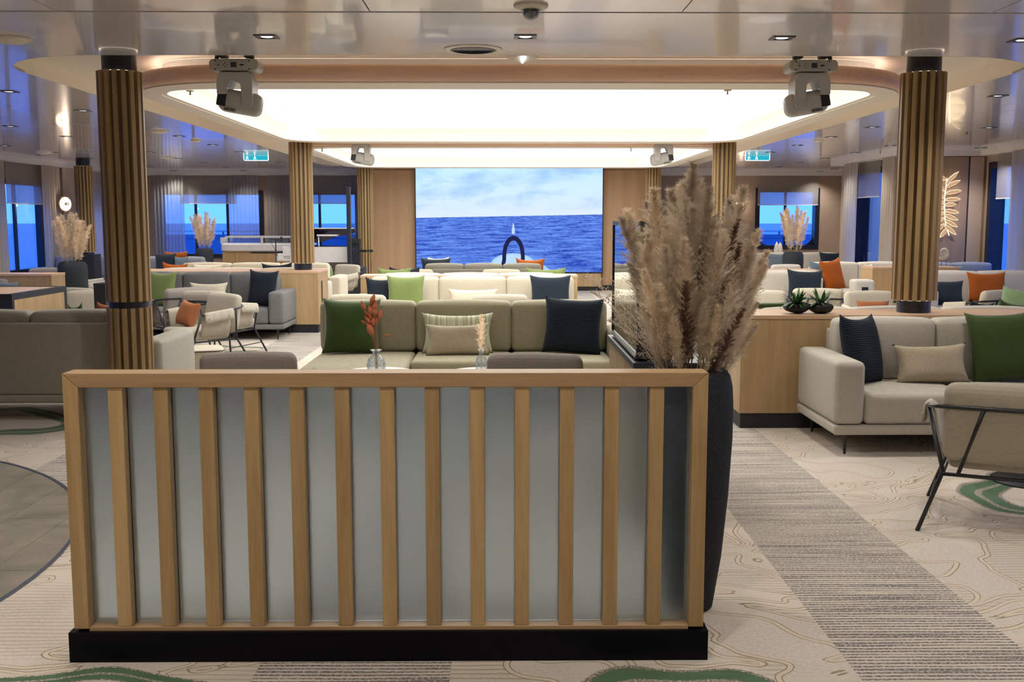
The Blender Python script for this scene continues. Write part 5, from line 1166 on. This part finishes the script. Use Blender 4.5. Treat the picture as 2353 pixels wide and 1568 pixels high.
# leaf lamp
lw_ = emit('leaf_edge_light', (1.0, 0.80, 0.52), 3.5); lfM = emit('leaf_body_glow', (1.0, 0.60, 0.34), 0.62)
LY = 18.74; q0 = atY(2172, 475, LY); t = thing('leaf_wall_lamp', 'glowing palm-leaf wall lamp right of the big right column', 'wall lamp', (q0.x, LY, q0.z))
def LW_(px, py): p = atY(px, py, LY); return Vector((p.x - q0.x, 0, p.z - q0.z))
spn = [(2174, 410), (2172, 430), (2169, 450), (2168, 470), (2169, 490), (2170, 505), (2172, 520), (2179, 541)]
ptube('midrib', lw_, t, smoothpath([LW_(*s) + Vector((0, -0.035, 0)) for s in spn], 1), 0.008, 6)
LR = [(0.10, 30, -24, 'R'), (0.16, 34, -12, 'R'), (0.27, 37, -3, 'R'), (0.38, 36, 2, 'R'), (0.47, 27, 2, 'R'), (0.56, 33, 10, 'R'), (0.64, 31, 16, 'R'), (0.73, 30, 20, 'R'), (0.82, 27, 26, 'R'), (0.22, 26, -14, 'L'), (0.33, 28, -4, 'L'), (0.43, 28, 0, 'L'), (0.52, 27, 3, 'L'), (0.61, 28, 6, 'L'), (0.70, 27, 12, 'L'), (0.80, 24, 22, 'L'), (0.88, 16, 24, 'L'), (0.03, 14, -6, 'L')]
for u, ln, drop, sd in LR:
    y_ = 410 + 131 * u; i = min(6, int(u * 7)); xs_ = 2172 + (2168 - 2172) * min(1, u * 2) + (6 if u > 0.85 else 0); s = 1 if sd == 'R' else -1
    a = LW_(xs_, y_); e = LW_(xs_ + s * ln, y_ + drop - 4); d = (e - a); nrm = Vector((-d.z, 0, d.x)).normalized() * 0.036
    top = [a + nrm * 0.15, a + d * 0.35 + nrm, a + d * 0.75 + nrm * 0.8, e]; bot = [e, a + d * 0.7 - nrm * 0.75, a + d * 0.3 - nrm * 0.7, a - nrm * 0.15]
    pprism('leaflet', lfM, t, [(v.x, v.z) for v in top + bot[1:]], -0.045, -0.030, 'XZ')
    ptube('edge_light', lw_, t, [v + Vector((0, -0.036, 0)) for v in top], 0.0045, 5); ptube('edge_light', lw_, t, [v + Vector((0, -0.036, 0)) for v in bot], 0.0035, 5)
for py_ in (440, 500):
    l = bpy.data.lights.new('leaf_glow', 'POINT'); l.energy = 1.5; l.color = (1, 0.78, 0.5); l.shadow_soft_size = 0.2; lo = bpy.data.objects.new('leaf_glow', l); COL.objects.link(lo); lo.parent = t; lo.location = LW_(2175, py_) + Vector((0, -0.15, 0))
# ammonite sculpture
t = thing('shell_sculpture', 'white spiral shell sculpture on two thin rods', 'sculpture', (XY(2172, 16.95), 16.95, 0.866)); b = nb()
kk = 43 * 16.95 / 2400 / 2; N = 150; pts = []; rd = []
for i in range(N):
    a = 2 * PI * 2.75 * i / (N - 1); r_ = kk * 0.80 * math.exp(-0.155 * (2 * PI * 2.75 - a)); pts.append((r_ * math.cos(-a + 0.95), 0, r_ * math.sin(-a + 0.95) + kk + 0.085)); rd.append(r_ * 0.36 * (1 + (0.05 * math.sin(i * 1.9) if i > 70 else 0)) + 0.002)
tube(b, pts, 0.01, 12, rads=rd); bmesh.ops.recalc_face_normals(b, faces=b.faces); link('spiral_shell', b, stoneM, t, True)
for dx in (-0.03, 0.05): ptube('rod', blk, t, [(dx, 0, 0.012), (dx, 0, 0.12)], 0.004, 6)
pbox('foot_plate', blk, t, -0.09, 0.09, -0.04, 0.04, 0.0, 0.011)
t = thing('bud_sculpture', 'pair of white tulip-bud shapes behind the slate pillow, far right', 'sculpture', (XY(1790, 24.1), 24.1, 0.0))
pbox('stand', oakC, t, -0.15, 0.15, -0.1, 0.1, 0.0, 0.84)
for dx, l in ((-0.035, 0.30), (0.045, 0.28)): o = plathe('bud', stoneM, t, [(0.03, 0.841), (0.06, 0.88), (0.065, 0.95), (0.045, 1.05), (0.005, 0.84 + l)], 16); o.location = (dx, 0, 0)

# ------------------------------------------------------------ buffet, piano, music gear (far left)
BY = 24.6; bx0, bx1 = XY(502, BY), XY(716, BY); bz = lambda py: atY(600, py, BY).z
t = thing('buffet_counter', 'white glass-topped buffet counter on an oak base', 'counter', ((bx0 + bx1) / 2, BY + 0.4, 0)); w = (bx1 - bx0) / 2
pbox('oak_base', oakC, t, -w + 0.05, w - 0.05, -0.34, 0.34, 0.08, bz(578)); pbox('plinth', blkm, t, -w + 0.08, w - 0.08, -0.32, 0.32, 0, 0.079)
for q in (-w + 0.35, 0.35): pbox('door_gap', blkm, t, q - 0.004, q + 0.004, -0.3425, -0.3405, 0.1, bz(579) - 0.01)
pbox('drawer_pull', blk, t, -w + 0.72, w - 0.7, -0.35, -0.341, bz(579) - 0.035, bz(579) - 0.008); pbox('drawer_pull', blk, t, -w + 0.72, -w + 0.95, -0.35, -0.341, bz(603) - 0.01, bz(603) + 0.01)
cn = lambda o: rrect(-w - 0.0 + o, w - o, -0.42 + o, 0.42 - o, 0.2, 8)
loft('white_counter', gloss, t, [(cn(0.05), bz(578)), (cn(0.0), bz(576)), (cn(0.0), bz(563)), (cn(0.03), bz(559)), (cn(0.3), bz(559))], False, True)
loft('glass_guard', pane, t, [(cn(0.03), bz(559) + 0.001), (cn(0.09), bz(546))]); loft('guard_frame', gloss, t, [(cn(0.07), bz(547)), (cn(0.07), bz(543)), (cn(0.11), bz(543)), (cn(0.11), bz(547)), (cn(0.07), bz(547))])
for q in (-w + 0.03, -0.12, w - 0.1): pbox('guard_post', gloss, t, q, q + 0.06, -0.41, -0.37, bz(560), bz(546))
pbox('guard_corner', gloss, t, -w + 0.01, -w + 0.17, -0.30, -0.26, bz(560), bz(546))
PY = 22.9; t = thing('grand_piano', 'white grand piano with raised lid behind the second left column', 'piano', (XY(724, PY), PY, 0)); px_ = lambda p: XY(p, PY) - t.location.x; pz = lambda p: atY(724, p, PY).z
out = [(px_(668), -0.2), (px_(700), -0.25), (px_(812), -0.25), (px_(812), 0.05), (px_(800), 0.35), (px_(760), 0.55), (px_(720), 0.95), (px_(690), 1.15), (px_(668), 1.15)]
pprism('case', gloss, t, out, pz(602), pz(567))
o_ = [(x * 0.97, y * 0.97 + 0.02) for x, y in out]; pprism('soundboard', blkm, t, o_, pz(567), pz(566))
pbox('keyboard_shelf', gloss, t, px_(636), px_(668), -0.15, 1.15, pz(600), pz(588), bev=0.01); pbox('keyboard_cheek', gloss, t, px_(652), px_(668), -0.2, -0.14, pz(588), pz(566), bev=0.01); pbox('key_slip', gloss, t, px_(640), px_(652), -0.2, -0.15, pz(598), pz(582), bev=0.01)
pbox('keys', white, t, px_(645), px_(667), -0.13, 1.1, pz(588), pz(586)); pbox('music_desk', gloss, t, px_(664), px_(668), 0.2, 0.8, pz(566), pz(556))
lid = [(px_(700), 0.0), (px_(812), 0.0), (px_(812), 0.25), (px_(790), 0.45), (px_(760), 0.60), (px_(725), 0.98), (px_(700), 1.1)]
b = nb(); prism(b, lid, 0, 0.02); bmesh.ops.transform(b, matrix=Matrix.Translation((0, 1.15, pz(560))) @ Matrix.Rotation(math.radians(-17), 4, 'X') @ Matrix.Translation((0, -1.1, 0.0)), verts=b.verts); lo = link('lid', b, gloss, t)
b = nb(); prism(b, [(x, y + 0.01) for x, y in lid], -0.006, -0.001); bmesh.ops.transform(b, matrix=Matrix.Translation((0, 1.15, pz(560))) @ Matrix.Rotation(math.radians(-17), 4, 'X') @ Matrix.Translation((0, -1.1, 0.0)), verts=b.verts); link('lid_underside', b, plain('dark_lid_face', (0.03, 0.02, 0.02), 0.15), t)  # thin dark sheet along the lower face of the white lid
ptube('lid_prop', gloss, t, [(px_(735), -0.18, pz(567)), (px_(731), 0.0, pz(545))], 0.012, 6)
pbox('folded_lid_flap', gloss, t, px_(727), px_(774), 0.0, 0.35, pz(543), pz(539))
for a_, c_ in ((px_(676), 0.0), (px_(806), -0.15), (px_(680), 1.0)): plathe('leg', gloss, t, [(0.05, pz(602)), (0.035, 0.12), (0.045, 0.1), (0.03, 0.0)][::-1], 16, loc=(a_, c_))
t = thing('microphone_stand', 'thin black microphone stand before the buffet', 'stand', (XY(632, 22.0), 22.0, 0)); zz = lambda p: atY(632, p, 22.0).z
plathe('base', blk, t, [(0.14, 0), (0.14, 0.01), (0.02, 0.02)], 24); ptube('pole', blk, t, [(0, 0, 0.02), (0, 0, zz(552))], 0.012); ptube('boom', blk, t, [(-0.12, 0, zz(549)), (0.12, 0, zz(553))], 0.009); plathe('microphone', blk, t, [(0.014, 0), (0.02, 0.05), (0.024, 0.08), (0.012, 0.10)], 12, loc=(0.12, 0)).location = (0, 0, zz(555))
ptube('cable', blk, t, smoothpath([(-0.10, 0, zz(549)), (-0.09, -0.02, zz(560)), (-0.03, -0.03, zz(568)), (0.0, 0.0, zz(580))], 2), 0.005, 6)
SYy = 20.6; t = thing('column_loudspeaker', 'slim tall black column loudspeaker on a black bass box', 'loudspeaker', (XY(811, SYy), SYy, 0)); sx = lambda p: XY(p, SYy) - t.location.x; sz = lambda p: atY(811, p, SYy).z
pbox('bass_box', blkm, t, sx(790), sx(836), -0.2, 0.3, 0.0, sz(612), bev=0.03, seg=3); pbox('side_handle', blk, t, sx(836) - 0.001, sx(836) + 0.004, -0.05, 0.1, sz(650), sz(625))
pbox('seam', blk, t, sx(790) - 0.001, sx(836) + 0.001, -0.201, 0.301, sz(654), sz(653)); pbox('column', blkm, t, sx(797), sx(806), -0.05, 0.06, sz(612), sz(430), bev=0.008)
t = thing('black_equipment_case', 'tall glossy black equipment case beside the far left column', 'case', (XY(822, 22.6), 22.6, 0)); cxx = lambda p: XY(p, 22.6) - t.location.x; cz_ = lambda p: atY(822, p, 22.6).z
pbox('body', plain('gloss_black', (0.012, 0.016, 0.03), 0.15), t, cxx(808), cxx(829), -0.25, 0.0, 0.0, cz_(560), bev=0.01); pbox('lid', blk, t, cxx(806), cxx(829), -0.27, 0.0, cz_(560) + 0.001, cz_(548), bev=0.01)
cu = bpy.data.curves.new('digits', 'FONT'); cu.body = '24'; cu.size = 0.12; cu.extrude = 0.001; cu.align_x = 'CENTER'
to = bpy.data.objects.new('tmp_text', cu); COL.objects.link(to); bpy.context.view_layer.update(); me = bpy.data.meshes.new_from_object(to.evaluated_get(bpy.context.evaluated_depsgraph_get())); bpy.data.objects.remove(to)
me.materials.append(plain('digit_grey', (0.035, 0.04, 0.06), 0.4)); o = bpy.data.objects.new('mirrored_digits', me); COL.objects.link(o); o.parent = t; o.matrix_parent_inverse = Matrix.Identity(4); o.location = ((cxx(808) + cxx(829)) / 2, -0.2535, cz_(576)); o.rotation_euler = (PI / 2, 0, 0); o.scale = (-1, 1, 1)
t = thing('oak_side_block', 'small oak box between slate pillow and vase, far left', 'cabinet', (XY(444, 22.6), 22.6, 0)); pbox('body', oakC, t, -0.12, 0.12, -0.12, 0.12, 0.06, 0.80); pbox('plinth', blkm, t, -0.11, 0.11, -0.11, 0.11, 0, 0.059)
